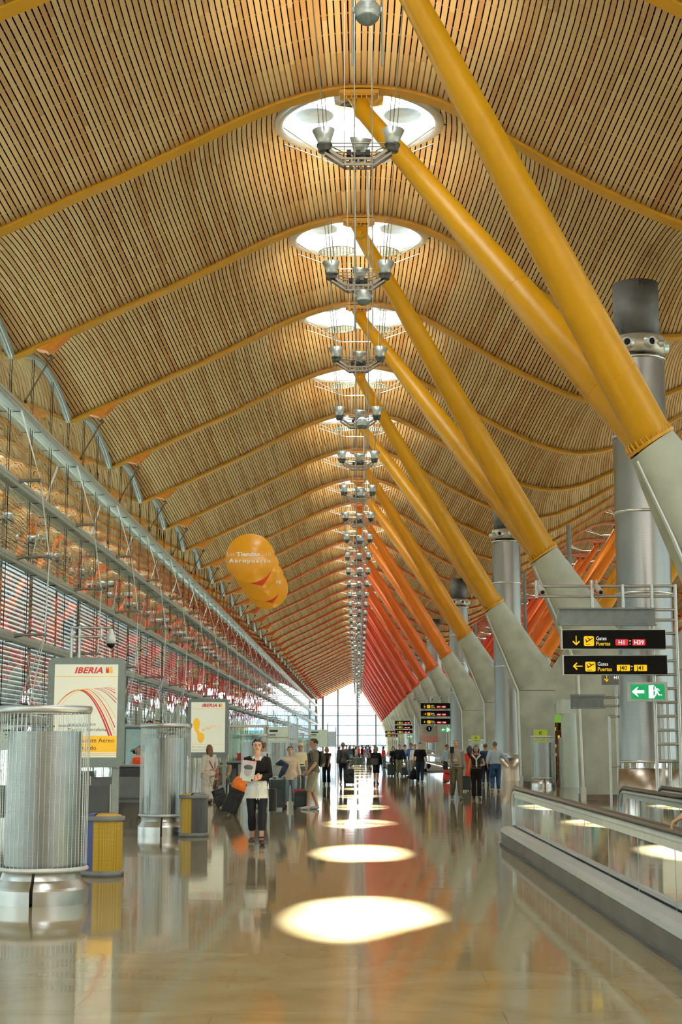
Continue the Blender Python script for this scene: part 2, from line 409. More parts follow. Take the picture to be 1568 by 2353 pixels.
# ------------------------------------------------------------------ left and right glass walls
XG = -10.22
BZ = [11.5, 9.25, 7.0, 4.75, 2.45]
M_glass = glassmat('facade_glass', (.40, .47, .45), .42, 1.5, wave=.006, wscale=.6)
M_frame = mat('facade_steel', (.45, .52, .49), .4, metal=.3)
def top_z(x, y): # height of ceiling surface at the glass plane
    return z_at(x if x < AX else 2*AX-x, y)
def glasswall(name, X, lab, k0, k1, beams):
    b = MB(); fr = MB(); jt = MB()
    for k in range(k0, k1):
        for j in range(12):
            y0, y1 = .75*j, .75*(j+1); z0, z1 = top_z(X, y0)+.35, top_z(X, y1)+.35
            if j % 4 == 0 or True:
                b.add([(X, YR(k)+y0, 0), (X, YR(k)+y1, 0), (X, YR(k)+y1, z1), (X, YR(k)+y0, z0)], [(0, 1, 2, 3)])
        sx = 1 if X < AX else -1
        pth = [(X+sx*.08, YR(k)+9*i/14, top_z(X, 9*i/14)-.06) for i in range(15)]; fr.tube(pth, .07, 6)
        for j in range(3): jt.box((X+sx*.03, YR(k)+3*j, (top_z(X, 3*j))/2), (.02, .016, top_z(X, 3*j)))
    o = b.obj(name, M_glass); tag(o, lab, kind='structure')
    fr.obj('arched_edge_frame', mat('edge_frame_grey', (.33, .40, .40), .4, metal=.4), o); jt.obj('glass_joint', M_black, o)
    for z in BZ[:beams]:
        m = MB(); sx = 1 if X < AX else -1
        L_ = YR(k1)-YR(k0); m.rbox((X+sx*.2, (YR(k0)+YR(k1))/2, z), (.3, L_, .26), .06, 'y'); m.box((X+sx*.36, (YR(k0)+YR(k1))/2, z), (.02, L_, .05))
        for k in range(k0, min(k1, 24)):
            for j in range(3): m.box((X+sx*.2, YR(k)+3*j, z-.145), (.22, .02, .02), 1)
        m.obj('transom', [M_frame, M_dark], o)
    return o
glasswall('window_1', XG, 'tall reflective glass wall along the left side', NB0, NB1, 5)
glasswall('window_2', 2*AX-XG, 'glass wall at the far side of the right hall', NB0, NB1, 3)

# bowstring trusses
def truss():
    t = thing('wall_truss', '', 'truss', (0, 0, 0), 0, 'white rod trusses bracing the left glass wall')
    XX = XG+.35
    tips = [(9.25, .62), (7.0, .95), (4.75, .88), (2.45, .45)]
    for (z, l) in tips:
        a = MB(); a.tube([(XX, 0, z+.02), (XX+.2, 0, z+.05), (XX+l, 0, z+.06)], [.07, .045, .035], 6); a.sphere((XX+l, 0, z+.05), .06, 8, 6)
        a.obj('strut', mat('strut_grey', (.28, .28, .25), .4, metal=.6), t)
    r = MB()
    for s in (-.42, .42):
        pts = [(XX+.05, s*.25, 11.4)]+[(XX+l, 0, z+.05) for z, l in tips[:3]]
        r.tube([(XX, s*.2, 11.4), (XX+.62, s*.0+.0, 9.3)], .013, 5)
    pts = [(XX+.62, 0, 9.3), (XX+.95, 0, 7.05), (XX+.88, 0, 4.8)]
    r.tube(pts, .020, 6); r.tube([(XX+.88, 0, 4.8), (XX-.05, .5, 2.5), (XX-.2, .9, .03)], .018, 6); r.tube([(XX+.88, 0, 4.8), (XX+.45, 0, 2.5), (XX+.05, 0, .02)], .018, 6)
    r.obj('tension_rod', mat('bright_rod', (.85, .87, .83), .3, metal=.3), t)
    b = MB(); b.tube([(-9.05, 0, 12.97), (XX+.1, 0, 11.68)], .024, 6); b.sphere((-9.05, 0, 12.98), .09, 8, 6); b.sphere((XX+.12, 0, 11.66), .06, 8, 6); b.obj('tie_bar', M_brown, t)
    return t
t0 = truss()
for i, k in enumerate(range(0, NB1)):
    o = t0 if i == 0 else dup(t0, (0, YR(k), 0), '')
    o.location = (0, YR(k), 0); o['label'] = 'white bowstring rod truss bracing the left glass wall, %s along the hall' % nth(i)

# sunshade louvres outside the left wall
lm = MB()
for i in range(54):
    z = 1.6+i*.15; lm.box((XG-1.15, 4.5, z), (.22, 8.9, .03), 0, M=Matrix.Rotation(R(35), 4, 'Y'))
for y in (.1, 4.5, 8.9): lm.box((XG-1.15, y, 4.9), (.06, .06, 9.8), 1)
LM = lm.mesh('louvre_screen', [mat('louvre_white', (.75, .82, .84), .45), M_mid])
for i, k in enumerate(range(-1, 19)):
    o = link(bpy.data.objects.new('louvre_screen', LM), None, (0, YR(k), 0)); tag(o, 'pale horizontal sunshade louvres outside the left glass wall, %s bay along the hall' % nth(i), 'sunshade', 'sunshade louvres outside the left glass wall')

# end wall
YE = YR(NB1)+.4
def endwall():
    b = MB(); xs = np.arange(XG, 2*AX-XG+.01, .6)
    for x0, x1 in zip(xs, xs[1:]): b.add([(x0, YE, 0), (x1, YE, 0), (x1, YE, top_z(x1, 0)+.1), (x0, YE, top_z(x0, 0)+.1)], [(0, 1, 2, 3)])
    o = b.obj('window_3', glassmat('end_glass', (.93, .96, .98), .02, 1.3)); tag(o, 'bright glazed end wall with dark mullions', kind='structure')
    for x, w in ((-10.2, .55), (-8.6, .5), (-4.9, .34), (-.1, .5), (4.4, .34), (9.2, .34), (14, .34), (19, .34), (24, .34)):
        m = MB(); zt = top_z(x, 0); m.box((x, YE-.3, zt/2), (w, .3, zt)); m.obj('mullion', mat('mullion_dark', (.035, .045, .05), .5), o)
    for z in (1.9, 4.3, 6.7, 9.1, 11.5, 14.0):
        m = MB(); hw = 19.4; m.box((9.2, YE-.25, z), (38.8, .2, .16)); m.obj('transom', mat('mullion_dark', (.035, .045, .05), .5), o)
endwall()
# near end wall behind the camera
b = MB(); b.box((9.2, -13.6, 7), (39.4, .2, 14.4)); tag(b.obj('wall_back', mat('back_wall', (.45, .42, .36), .7)), 'plain wall closing the hall behind the camera', kind='structure')

# outside
b = MB(); b.box((0, 1400, -.6), (5000, 4000, .3)); tag(b.obj('apron_ground', mat('apron_concrete', (.42, .43, .42), .9, scale=.02)), 'pale airport apron outside the glass', 'ground', kind='structure')
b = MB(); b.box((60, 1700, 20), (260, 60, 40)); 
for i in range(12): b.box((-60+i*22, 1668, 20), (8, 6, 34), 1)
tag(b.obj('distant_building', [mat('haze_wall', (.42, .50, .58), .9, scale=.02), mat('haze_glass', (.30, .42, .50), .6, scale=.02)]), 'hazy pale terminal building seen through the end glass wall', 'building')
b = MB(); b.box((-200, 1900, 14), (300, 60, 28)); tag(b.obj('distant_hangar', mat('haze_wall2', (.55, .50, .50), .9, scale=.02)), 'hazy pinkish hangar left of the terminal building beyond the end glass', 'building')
# ------------------------------------------------------------------ forked columns
YC0 = 30.15
def pier_mesh():
    b = MB()
    for sx in (1, -1):
        X = lambda x: AX+sx*(x-AX)
        A = np.array([5.93, 7.62]); B = np.array([7.61, 4.45]); P = np.array([.8, .55]); P /= np.linalg.norm(P)
        Pb = np.array([8.36-6.86, 4.95-3.95]); Pb /= np.linalg.norm(Pb)
        V = []; N = 24; S = 7
        for i in range(S):
            t = i/(S-1); c = A+(B-A)*t; p = P+(Pb-P)*t; p /= np.linalg.norm(p); hw = .50+(.9-.50)*t; ht = .66-.08*t; ex = 2+5*t**.8
            for k in range(N):
                a = 2*PI*k/N; ca, sa = math.cos(a), math.sin(a); q = (abs(ca)**ex+abs(sa)**ex)**(-1/ex)
                u = hw*ca*q; w = ht*sa*q; V.append((X(c[0]+p[0]*u), w, c[1]+p[1]*u))
        F = [(i*N+k, i*N+(k+1) % N, (i+1)*N+(k+1) % N, (i+1)*N+k)[::sx] for i in range(S-1) for k in range(N)]
        b.add(V, F, 0, True)
        pts = [(X(6.96), 0), (X(8.4), 0), (X(8.4), 3.4), (X(9.2), 3.4), (X(9.2), 4.95), (X(8.36), 4.95), (X(6.88), 3.97)]
        b.prism(pts[::sx], 0, 2, 1, -.56, .56)
        b.box((X(7.66), 0, 4.0), (1.56, 1.13, .025), 1); b.box((X(7.68), 0, .09), (1.5, 1.16, .18), 2)
    return b.mesh('concrete_pier', [M_conc, mat('joint_shadow', (.13, .13, .11), .8), mat('plinth_stone', (.16, .13, .095), .6)])
PIER = pier_mesh()
def strip_mesh(sx):
    b = MB(); X = lambda x: AX+sx*(x-AX)
    for y in (-.56, -.44): b.tube([(X(5.58), y*.5, 7.25), (X(6.2), y*.85, 5.7), (X(6.85), y*1.02, 4.0), (X(6.93), y*1.02, .4)], .035, 6)
    b.box((X(6.93), -.5, .2), (.14, .24, .4), 0); return b.mesh('corner_strip', M_strip)
STR = [strip_mesh(1), strip_mesh(-1)]
def flange_mesh(sx):
    b = MB(); X = lambda x: AX+sx*(x-AX); c = Vector((X(5.93), 0, 7.64)); d = Vector((sx*-5.88, 0, 9.35)).normalized()
    u = Vector((d.z, 0, -d.x))
    def ring(r, h, mi=0):
        V = []
        for hh in h:
            for k in range(28):
                a = 2*PI*k/28; V.append(c+d*hh+u*(r*math.cos(a))+Vector((0, r*1.32*math.sin(a), 0)))
        b.add([tuple(v) for v in V], [(k, (k+1) % 28, 28+(k+1) % 28, 28+k) for k in range(28)]+[tuple(range(28))[::-1], tuple(range(28, 56))])
    ring(.52, (0, .07))
    for k in range(26):
        a = 2*PI*k/26; p = c+d*.07+u*(.49*math.cos(a))+Vector((0, .65*math.sin(a), 0)); q = c+d*.24+u*(.45*math.cos(a))+Vector((0, .60*math.sin(a), 0))
        b.tube([tuple(p), tuple(p+d*.1), tuple(q)], [.034, .03, .008], 5)
    return b.mesh('flange', M_conc)
FL = [flange_mesh(1), flange_mesh(-1)]
def strut_mesh(sx, sy):
    b = MB(); X = lambda x: AX+sx*(x-AX)
    A = np.array([X(5.93), sy*.17, 7.68]); B = np.array([X(.12), sy*4.46, 16.72])
    ts = [0, .06, .14, .25, .4, .55, .7, .85, .95, 1.]; rr = [.42, .415, .41, .395, .37, .33, .285, .24, .215, .205]
    b.tube([tuple(A+(B-A)*t) for t in ts], rr, 24)
    # faint weld seams
    for t in (.14, .42): 
        p = A+(B-A)*t; q = A+(B-A)*(t+.0015); r = np.interp(t, ts, rr)+.006; b.tube([tuple(p), tuple(q)], r, 24)
    return b.mesh('slanted_tube', M_conc)
ST = {(sx, sy): strut_mesh(sx, sy) for sx in (1, -1) for sy in (1, -1)}
def hinge_mesh(sx, sy):
    b = MB(); X = lambda x: AX+sx*(x-AX); y = sy*4.5
    b.rbox((X(.05), y, 17.12), (.95, .40, .1), .04, 'y'); b.box((X(.05), y, 17.05), (.78, .36, .04))
    for k in range(6): b.box((X(.05)-.3+k*.12, y-.12, 16.98), (.03, .1, .1))
    pts = [(X(.05)-.28, 17.04), (X(.05)+.3, 17.04), (X(.32 if sx > 0 else .32), 16.72), (X(.16), 16.5), (X(-.02), 16.66)]
    b.prism(pts, 0, 2, 1, -.06, .06, (0, y, 0))
    b.lathe([(.001, -.17), (.2, -.17), (.2, .17), (.001, .17)], 20, (X(.12), y, 16.75), axis='y'); b.lathe([(.001, -.2), (.08, -.2), (.08, .2), (.001, .2)], 14, (X(.12), y, 16.75), axis='y')
    return b.mesh('hinge_bracket', M_conc)
HG = {(sx, sy): hinge_mesh(sx, sy) for sx in (1, -1) for sy in (1, -1)}
dp = MB(); dp.tube([(AX+.05, 0, 4.9), (AX+.05, 0, 11.2)], .1, 10); DP = dp.mesh('drain_pipe', mat('drain_grey', (.16, .17, .165), .5, metal=.4))
j = 0
for Yc in [YC0+18*i for i in range(0, 20)]:
    tm = tubemat(Yc); cn = 'yellow' if Yc < 90 else 'orange' if Yc < 125 else 'red-orange' if Yc < 170 else 'deep red'
    t = thing('forked_column', 'concrete pier carrying forked %s steel struts, %s column from the camera' % (cn, nth(j)), 'column', (0, Yc, 0), 0, 'forked columns in a row along the nave')
    link(bpy.data.objects.new('concrete_pier', PIER), t, (0, 0, 0))
    link(bpy.data.objects.new('drain_pipe', DP), t, (0, 0, 0))
    for si, sx in enumerate((1, -1)):
        link(bpy.data.objects.new('corner_strip', STR[si]), t, (0, 0, 0))
        o = link(bpy.data.objects.new('flange', FL[si]), t, (0, 0, 0)); objmat(o, tm)
        for sy in (1, -1):
            o = link(bpy.data.objects.new('slanted_tube', ST[sx, sy]), t, (0, 0, 0)); objmat(o, tm)
            h = link(bpy.data.objects.new('hinge_bracket', HG[sx, sy]), o, (0, 0, 0)); objmat(h, tm)
    j += 1

# ------------------------------------------------------------------ ventilation towers
def perforated():
    m, nt, b = newmat('perforated_steel'); L = nt.links.new
    tc = nt.nodes.new('ShaderNodeTexCoord'); w = nt.nodes.new('ShaderNodeTexWave'); w.wave_type = 'BANDS'; w.bands_direction = 'Z'; w.inputs['Scale'].default_value = 22.; w.inputs['Distortion'].default_value = 0
    L(tc.outputs['Object'], w.inputs['Vector']); r = nt.nodes.new('ShaderNodeValToRGB'); e = r.color_ramp.elements; e[0].color = (.16, .17, .17, 1); e[1].color = (.42, .43, .42, 1)
    L(w.outputs['Fac'], r.inputs['Fac']); L(r.outputs['Color'], b.inputs['Base Color']); b.inputs['Metallic'].default_value = .85; b.inputs['Roughness'].default_value = .3; return m
M_perf = perforated()
def vent_tower():
    t = thing('ventilation_tower', '', 'ventilation tower', (0, 0, 0), 0, 'tall steel ventilation towers between the columns')
    b = MB(); b.lathe([(.70, 1.26), (.70, 11.62)], 40); b.obj('shaft', M_perf, t)
    b = MB(); b.lathe([(.86, 0), (.86, .02), (.80, .5), (.78, 1.08), (.001, 1.08)], 40); b.obj('skirt', mat('skirt_steel', (.46, .40, .33), .3, metal=1.), t)
    for z in (1.26, 5.5, 7.6, 9.6, 11.66):
        b = MB(); b.lathe([(.70, z-.03), (.74, z-.03), (.74, z+.03), (.70, z+.03)], 40); b.obj('seam_ring', M_steel, t)
    b = MB(); b.lathe([(.001, 13.75), (.60, 13.75), (.60, 12.2), (.001, 12.2)], 32); b.obj('cap', mat('cap_grey', (.085, .088, .085), .55), t)
    for a in range(0, 360, 60):
        b = MB(); b.box((.45*math.cos(R(a)), .45*math.sin(R(a)), 11.72), (.16, .16, .16)); b.obj('spacer', M_dark, t)
    b = MB(); b.lathe([(.001, 11.8), (.70, 11.8), (.70, 12.26), (.001, 12.26)], 36); nr = b.obj('nozzle_ring', mat('ring_warm', (.50, .46, .37), .4, metal=.5), t)
    for i, (a, r) in enumerate([(-150, .09), (-118, .16), (-72, .16), (-40, .09), (0, .16), (60, .16), (120, .16), (170, .09)]):
        q = MB(); q.lathe([(r*1.15, 0), (r*1.15, .03), (r, .05), (r*.85, .13), (r*.6, .16), (r*.55, .10), (.001, .10)], 20); q.lathe([(.001, .101), (r*.56, .101)], 16, mi=1)
        o = q.obj('nozzle', [M_alu, M_black], nr, (.69*math.cos(R(a)), .69*math.sin(R(a)), 12.03)); o.rotation_euler = (0, PI/2+R(8), R(a))
    return t
t0 = vent_tower()
for i in range(6):
    o = t0 if i == 0 else dup(t0, (7.38, 39.15+36*i, 0), '')
    o.location = (7.38, 39.15+36*i, 0); o['label'] = 'tall steel ventilation tower with nozzles under a dark cap, %s along the nave' % nth(i)

# ------------------------------------------------------------------ hanging floodlight clusters
def flood():
    t = thing('floodlight_cluster', '', 'hanging light', (0, 0, 0), 0, 'floodlight clusters hanging along the crown')
    f = MB()
    for sx in (-1, 1):
        for y in (-.07, .07):
            f.box((sx*.52, y, 14.14), (.5, .035, .06), 0, M=Matrix.Rotation(R(-sx*35), 4, 'Y')); f.box((sx*.50, y, 14.0), (.52, .035, .05), 0, M=Matrix.Rotation(R(-sx*35), 4, 'Y'))
    f.box((0, -.12, 14.0), (.68, .03, .05)); f.box((0, -.12, 13.87), (.62, .03, .05)); f.box((0, .12, 14.0), (.68, .03, .05)); f.box((0, .12, 13.87), (.62, .03, .05))
    for x in (-.28, -.14, 0, .14, .28): f.box((x, 0, 13.93), (.04, .26, .12))
    for x in (-.2, 0, .2): f.box((x, -.1, 14.12), (.1, .12, .12), 1)
    for z in (14.3, 14.38, 14.18):
        f.tube([(-.7, 0, z), (-.35, .45, z), (0, .6, z), (.35, .45, z), (.7, 0, z)], .013, 5); f.tube([(-.6, -.03, z), (.6, -.03, z)], .012, 5)
    f.obj('frame', [mat('lamp_frame', (.16, .14, .11), .45, metal=.5), M_black], t)
    bm = MB(); bm.lathe([(.13, .05), (.15, .12), (.245, .36), (.235, .36), (.14, .13), (.10, .1), (.001, .1)], 22)
    BW = bm.mesh('bowl', mat('bowl_silver', (.48, .53, .50), .35, metal=.5, var=.04))
    bl = MB(); bl.lathe([(.001, -.13), (.13, -.13), (.145, -.11), (.145, -.02), (.17, 0), (.17, .05), (.12, .08), (.001, .08)], 20)
    BL = bl.mesh('ballast', mat('ballast_grey', (.07, .07, .06), .5, metal=.3))
    for (x, y, rx, ry) in ((-.72, 0, 0, -4), (.72, 0, 0, 4), (0.02, .5, 18, 6)):
        o = link(bpy.data.objects.new('floodlight', BW), t, (x, y, 14.32)); o.rotation_euler = (R(rx), R(ry), 0)
        link(bpy.data.objects.new('ballast', BL), o, (0, 0, 0))
    c = MB()
    for sx in (-1, 1):
        c.tube([(sx*.72, 0, 14.5), (sx*1.0, -5.35, 17.08)], .012, 4); c.tube([(sx*.66, 0, 14.5), (sx*.8, 3.6, 17.1)], .012, 4)
        c.tube([(sx*.3, 0, 14.0), (sx*.3, 0, 17.6)], .008, 4)
    c.obj('suspension_cable', M_rope, t)
    return t
t0 = flood(); YF = [31.0+9*i for i in range(-1, 39)]
for i, y in enumerate(YF):
    o = t0 if i == 0 else dup(t0, (0.03, y, 0), '')
    o.location = (0.03, y, 0); o['label'] = 'cluster of silver uplight bowls hanging below the ceiling crown, %s in the row' % nth(i)
def globe(kk):
    t = thing('globe_speaker', '', 'hanging globe', (0, 0, 0), 0, 'silver globes hanging on twin rods')
    b = MB(); b.sphere((0, 0, 10.53), .16, 24, 16); b.obj('globe', mat('globe_silver', (.36, .40, .39), .4, metal=.55, var=.03), t)
    b = MB(); b.lathe([(.148, 10.455), (.166, 10.56), (.164, 10.575), (.15, 10.58)], 24); b.obj('collar', mat('globe_band', (.45, .50, .49), .35, metal=.6), t)
    b = MB(); b.lathe([(.001, 10.362), (.07, 10.372), (.12, 10.41), (.142, 10.44)], 24); b.obj('grille', mat('globe_grille', (.14, .17, .17), .6), t)
    for sx in (-1, 1):
        b = MB(); zt = 18.06 if kk == 0 else 17.30 if kk == 1 else 17.84
        b.tube([(sx*.18, 0, 9.83), (sx*.18, 0, zt)], .0135, 8); b.box((sx*.165, 0, 10.55), (.035, .035, .06))
        if kk == 0: b.tube([(sx*.18, 0, zt-.02), (sx*.18, .3, zt)], .012, 6)
        if kk == 1: b.tube([(sx*.18, 0, zt-.05), (sx*.18, -.95, zt-.03)], .012, 6)
        b.obj('rod', mat('rod_grey', (.30, .33, .31), .4, metal=.6), t)
    return t
GP = {}
for i in range(31):
    y = 17.5+12*i; kk = {0: 1, 1: 0, 2: 2}[i % 3]
    if kk not in GP: GP[kk] = globe(kk); o = GP[kk]
    else: o = dup(GP[kk], (.13, y, 0), '')
    o.location = (.13, y, 0); o['label'] = 'silver globe hanging between twin vertical rods, %s globe from the camera' % nth(i)

# ------------------------------------------------------------------ low vent cylinders
def vent_cyl():
    t = thing('vent_cylinder', '', 'air vent', (0, 0, 0), 0, 'caged steel vent cylinders on the floor')
    for a in (0, 1):
        b = MB(); a0 = R(-88+180*a); b.hard([(.50, 0), (.50, .15), (.485, .175), (.43, .25), (.40, .33)], 24, a0=a0, a1=a0+R(176)); b.obj('base_shell', M_steel, t)
    b = MB(); b.lathe([(.39, .02), (.39, .38)], 24); b.obj('base_core', M_dark, t)
    b = MB(); b.hard([(.395, .38), (.395, 1.80), (.001, 1.80)], 40); b.obj('inner_drum', mat('drum_satin', (.29, .31, .30), .32, metal=.85, var=.04), t)
    c = MB(); n = 56
    for k in range(n):
        a = 2*PI*k/n; c.box((.475*math.cos(a), .475*math.sin(a), 1.18), (.006, .004, 1.66), rz=a)
    for i in range(50):
        z = .40+i*.0318; c.lathe([(.469, z), (.471, z+.001)], 32)
    c.obj('wire_cage', mat('cage_wire', (.66, .70, .67), .35, metal=.6), t)
    b = MB(); b.lathe([(.40, .33), (.49, .34), (.50, .36), (.48, .385)], 40); b.obj('lower_ring', mat('ring_white', (.72, .74, .70), .4, metal=.3), t)
    b = MB(); b.lathe([(.46, 2.0), (.485, 1.99), (.495, 2.01), (.50, 2.05), (.49, 2.07), (.46, 2.07), (.46, 2.0)], 40)
    for a in (0, 90, 180, 270): b.box((.3*math.cos(R(a)), .3*math.sin(R(a)), 1.86), (.32, .02, .02), rz=R(a))
    b.obj('top_rim', M_steel2, t)
    return t
t0 = vent_cyl()
VC = [(-3.38, 16.6, 'large caged steel vent cylinder at the left edge, nearest the camera'), (-3.66, 29.3, 'caged steel vent cylinder beside the yellow and dark grey bin'),
      (-3.62, 54, 'caged steel vent cylinder behind the woman in the black cardigan'), (-3.5, 66, 'caged steel vent cylinder behind the woman in the beige sweater'), (-3.5, 78, 'caged steel vent cylinder behind the man in the straw hat'),
      (-3.5, 90, 'small distant vent cylinder on the left, fourth beyond the counters'), (-3.5, 104, 'small distant vent cylinder on the left, fifth beyond the counters'), (-3.5, 118, 'small distant vent cylinder on the left, sixth beyond the counters'),
      (7.60, 63.4, 'caged vent cylinder in front of the tall green directory sign on the right pier'), (7.6, 81, 'caged vent cylinder below the green directory on the third pier from the camera'), (7.6, 99, 'caged vent cylinder below the green directory on the fourth pier')]
for i, (x, y, l) in enumerate(VC):
    o = t0 if i == 0 else dup(t0, (x, y, 0), l); o.location = (x, y, 0); o['label'] = l

# ------------------------------------------------------------------ bins
def mesh_panel(name, c):
    m, nt, b = newmat(name); L = nt.links.new
    tc = nt.nodes.new('ShaderNodeTexCoord'); mp = nt.nodes.new('ShaderNodeMapping'); mp.inputs['Scale'].default_value = (1, 1, 1)
    v = nt.nodes.new('ShaderNodeTexVoronoi'); v.inputs['Scale'].default_value = 60; v.inputs['Randomness'].default_value = .0
    L(tc.outputs['Object'], v.inputs['Vector']); r = nt.nodes.new('ShaderNodeValToRGB'); e = r.color_ramp.elements
    e[0].color = (*c, 1); e[1].color = (*[x*.55 for x in c], 1); e[0].position = .3; e[1].position = .55
    L(v.outputs['Distance'], r.inputs['Fac']); L(r.outputs['Color'], b.inputs['Base Color']); b.inputs['Roughness'].default_value = .45; return m
MY, MBl, MG = mesh_panel('yellow_panel', (.62, .40, .02)), mesh_panel('blue_panel', (.06, .09, .33)), mesh_panel('grey_panel', (.075, .08, .08))
def bin_():
    t = thing('waste_bin', '', 'waste bin', (0, 0, 0), 0, 'three-colour waste bins')
    for i, m in enumerate((MY, MG, MBl)):
        b = MB(); b.lathe([(.255, .06), (.255, .70)], 14, a0=R(120*i), a1=R(120*i+120)); b.obj('panel', m, t)
    b = MB(); b.lathe([(.001, 0), (.28, 0), (.28, .05), (.26, .07), (.001, .07)], 36); b.obj('base', M_mid, t)
    b = MB(); b.lathe([(.25, .69), (.275, .69), (.28, .71), (.28, .75), (.24, .755), (.24, .70)], 36); b.obj('rim', M_mid, t)
    for i, m in enumerate((MY, MG, MBl)):
        b = MB(); b.lathe([(.02, .76), (.15, .79), (.23, .765), (.245, .74)], 12, a0=R(120*i+4), a1=R(120*i+116)); b.obj('lid', m, t)
    return t
t0 = bin_(); t0.location = (-3.29, 20.0, 0); t0.rotation_euler.z = R(250); t0['label'] = 'waste bin with blue and yellow panels beside the nearest vent cylinder'
t1 = dup(t0, (-3.03, 28.6, 0), 'waste bin with yellow and dark grey panels beside the second vent cylinder'); t1.rotation_euler.z = R(145)

# ------------------------------------------------------------------ lit posters
M_panel = mat('poster_cream', (.45, .46, .36), .5, var=.02, emit=(.93, .96, .74), es=.48); M_red = mat('print_red', (.52, .035, .03), .5, emit=(.5, .03, .03), es=.35); M_gold = mat('print_gold', (.72, .42, .06), .5, emit=(.72, .40, .05), es=.45)
M_orange = mat('print_orange', (.80, .45, .03), .5, emit=(.85, .45, .02), es=.5); M_txt = mat('print_brown', (.09, .07, .04), .5); M_pgrey = mat('print_greygreen', (.35, .40, .30), .5, emit=(.3, .35, .25), es=.3)
def ribbon(b, pts, w0, w1, y, mi):
    n = len(pts); V = []
    for i, p in enumerate(pts):
        q = pts[min(i+1, n-1)]; o = pts[max(i-1, 0)]; d = Vector((q[0]-o[0], q[1]-o[1])).normalized(); w = w0+(w1-w0)*i/(n-1)
        V += [(p[0]-d.y*w, y, p[1]+d.x*w), (p[0]+d.y*w, y, p[1]-d.x*w)]
    b.add(V, [(2*i, 2*i+1, 2*i+3, 2*i+2) for i in range(n-1)], mi)
def poster(x, y, kind, label, s=1.):
    t = thing('lit_poster', label, 'poster', (x, y, 0), R(2))
    b = MB(); b.rbox((0, 0, 2.21), (1.30, .17, 1.84), .12, 'y'); b.obj('frame', mat('poster_frame', (.20, .25, .235), .4), t)
    b = MB(); b.box((0, -.088, 2.235), (1.07, .01, 1.56)); p = b.obj('panel', M_panel, t)
    for sx in (-1, 1):
        b = MB(); b.box((sx*.52, .03, .66), (.11, .09, 1.32)); b.box((sx*.52, .03, .015), (.2, .2, .03)); b.obj('post', mat('post_grey', (.27, .31, .29), .4, metal=.3), t)
    y0 = -.096
    text('IBERIA', .142, M_red, p, (.27, y0, 2.868), align='RIGHT', bold=.005, shear=.3, sx=1.12, space=1.06)
    q = MB(); q.box((.355, y0, 2.92), (.05, .006, .10), 0); q.box((.415, y0, 2.945), (.05, .006, .05), 1); q.box((.415, y0, 2.892), (.06, .006, .045), 1); q.box((.355, y0-.001, 2.955), (.03, .006, .02), 1); q.obj('emblem', [M_red, M_gold], p)
    q = MB(); q.box((0, y0, 2.81), (1.07, .004, .012)); 
    if kind == 0:
        q.box((0, y0, 1.515), (1.07, .004, .012)); q.box((0, y0, 1.49), (1.07, .004, .008)); q.obj('rule_line', M_gold, p)
        r = MB()
        for i, (pk, en, w, mi) in enumerate([(-.12, .42, .013, 0), (-.10, .45, .011, 0), (-.06, .50, .006, 1), (-.02, .53, .007, 0), (.03, .60, .005, 1), (.12, .78, .006, 0), (.16, .84, .005, 0), (.24, .92, .006, 0), (.30, 1.0, .004, 0), (.36, 1.08, .004, 1)]):
            pts = []
            for k in range(40):
                u = -1+2*k/39
                if u < 0: X = pk+u*(.48+.02*i); Z = 2.58+.006*i-(.44)*abs(u)**2.0
                else: X = pk+u*(en-pk); Z = 2.58+.006*i-(.80-.03*i)*abs(u)**1.9
                if -.52 < X < .53 and (u > 0 or i in (0, 1, 2, 4)): pts.append((X, Z))
            if len(pts) > 3: ribbon(r, pts, .003, w*1.15, y0-.0005*i, mi)
        r.obj('stripe', [M_red, M_gold], p)
        text('vuelos diarios', .083, M_txt, p, (.18, y0, 1.985), align='RIGHT'); text('Madrid y Barcelona', .083, M_txt, p, (.36, y0, 1.895), align='RIGHT')
        q = MB(); q.box((0, y0, 1.68), (1.07, .004, .27)); q.obj('band', M_orange, p)
        text('Mayor Puente Aéreo', .105, M_txt, p, (.50, y0-.004, 1.705), align='RIGHT'); text('del mundo', .105, M_txt, p, (.20, y0-.004, 1.58), align='RIGHT')
    else:
        q.box((0, y0, 1.70), (1.07, .004, .010)); q.obj('rule_line', M_gold, p)
        r = MB()
        for (cx, cz, rx, rz_) in ((-.36, 2.3, .10, .22), (-.22, 1.9, .11, .16), (-.30, 2.05, .05, .08)):
            V = [(cx, y0, cz)]+[(cx+rx*math.cos(2*PI*k/24)*(1+.25*math.sin(2*PI*k/24)), y0, cz+rz_*math.sin(2*PI*k/24)) for k in range(24)]
            r.add(V, [(0, 1+(k+1) % 24, 1+k) for k in range(24)])
        for k in range(36):
            u = k/36; cx = -.18+.62*u+random.uniform(-.03, .03); cz = 2.14+.12*math.sin(u*2.6)+random.uniform(-.03, .03)*(1+u); w = .028*(1-u)+.012
            r.add([(cx-w, y0, cz-.004), (cx, y0, cz-w*.3), (cx+w, y0, cz), (cx, y0, cz+w*.3)], [(0, 1, 2, 3)])
        r.obj('printed_shape', M_orange, p)
        text('Más vuelos que nadie a', .075, M_pgrey, p, (-.5, y0, 1.60)); text('Latinoamérica', .075, M_pgrey, p, (-.5, y0, 1.51))
    return t
poster(-4.61, 26.0, 0, 'large lit poster with red arcs and an orange band behind the nearest vent cylinder')
poster(-4.72, 48.4, 1, 'second lit poster with orange shapes, behind the woman in white')

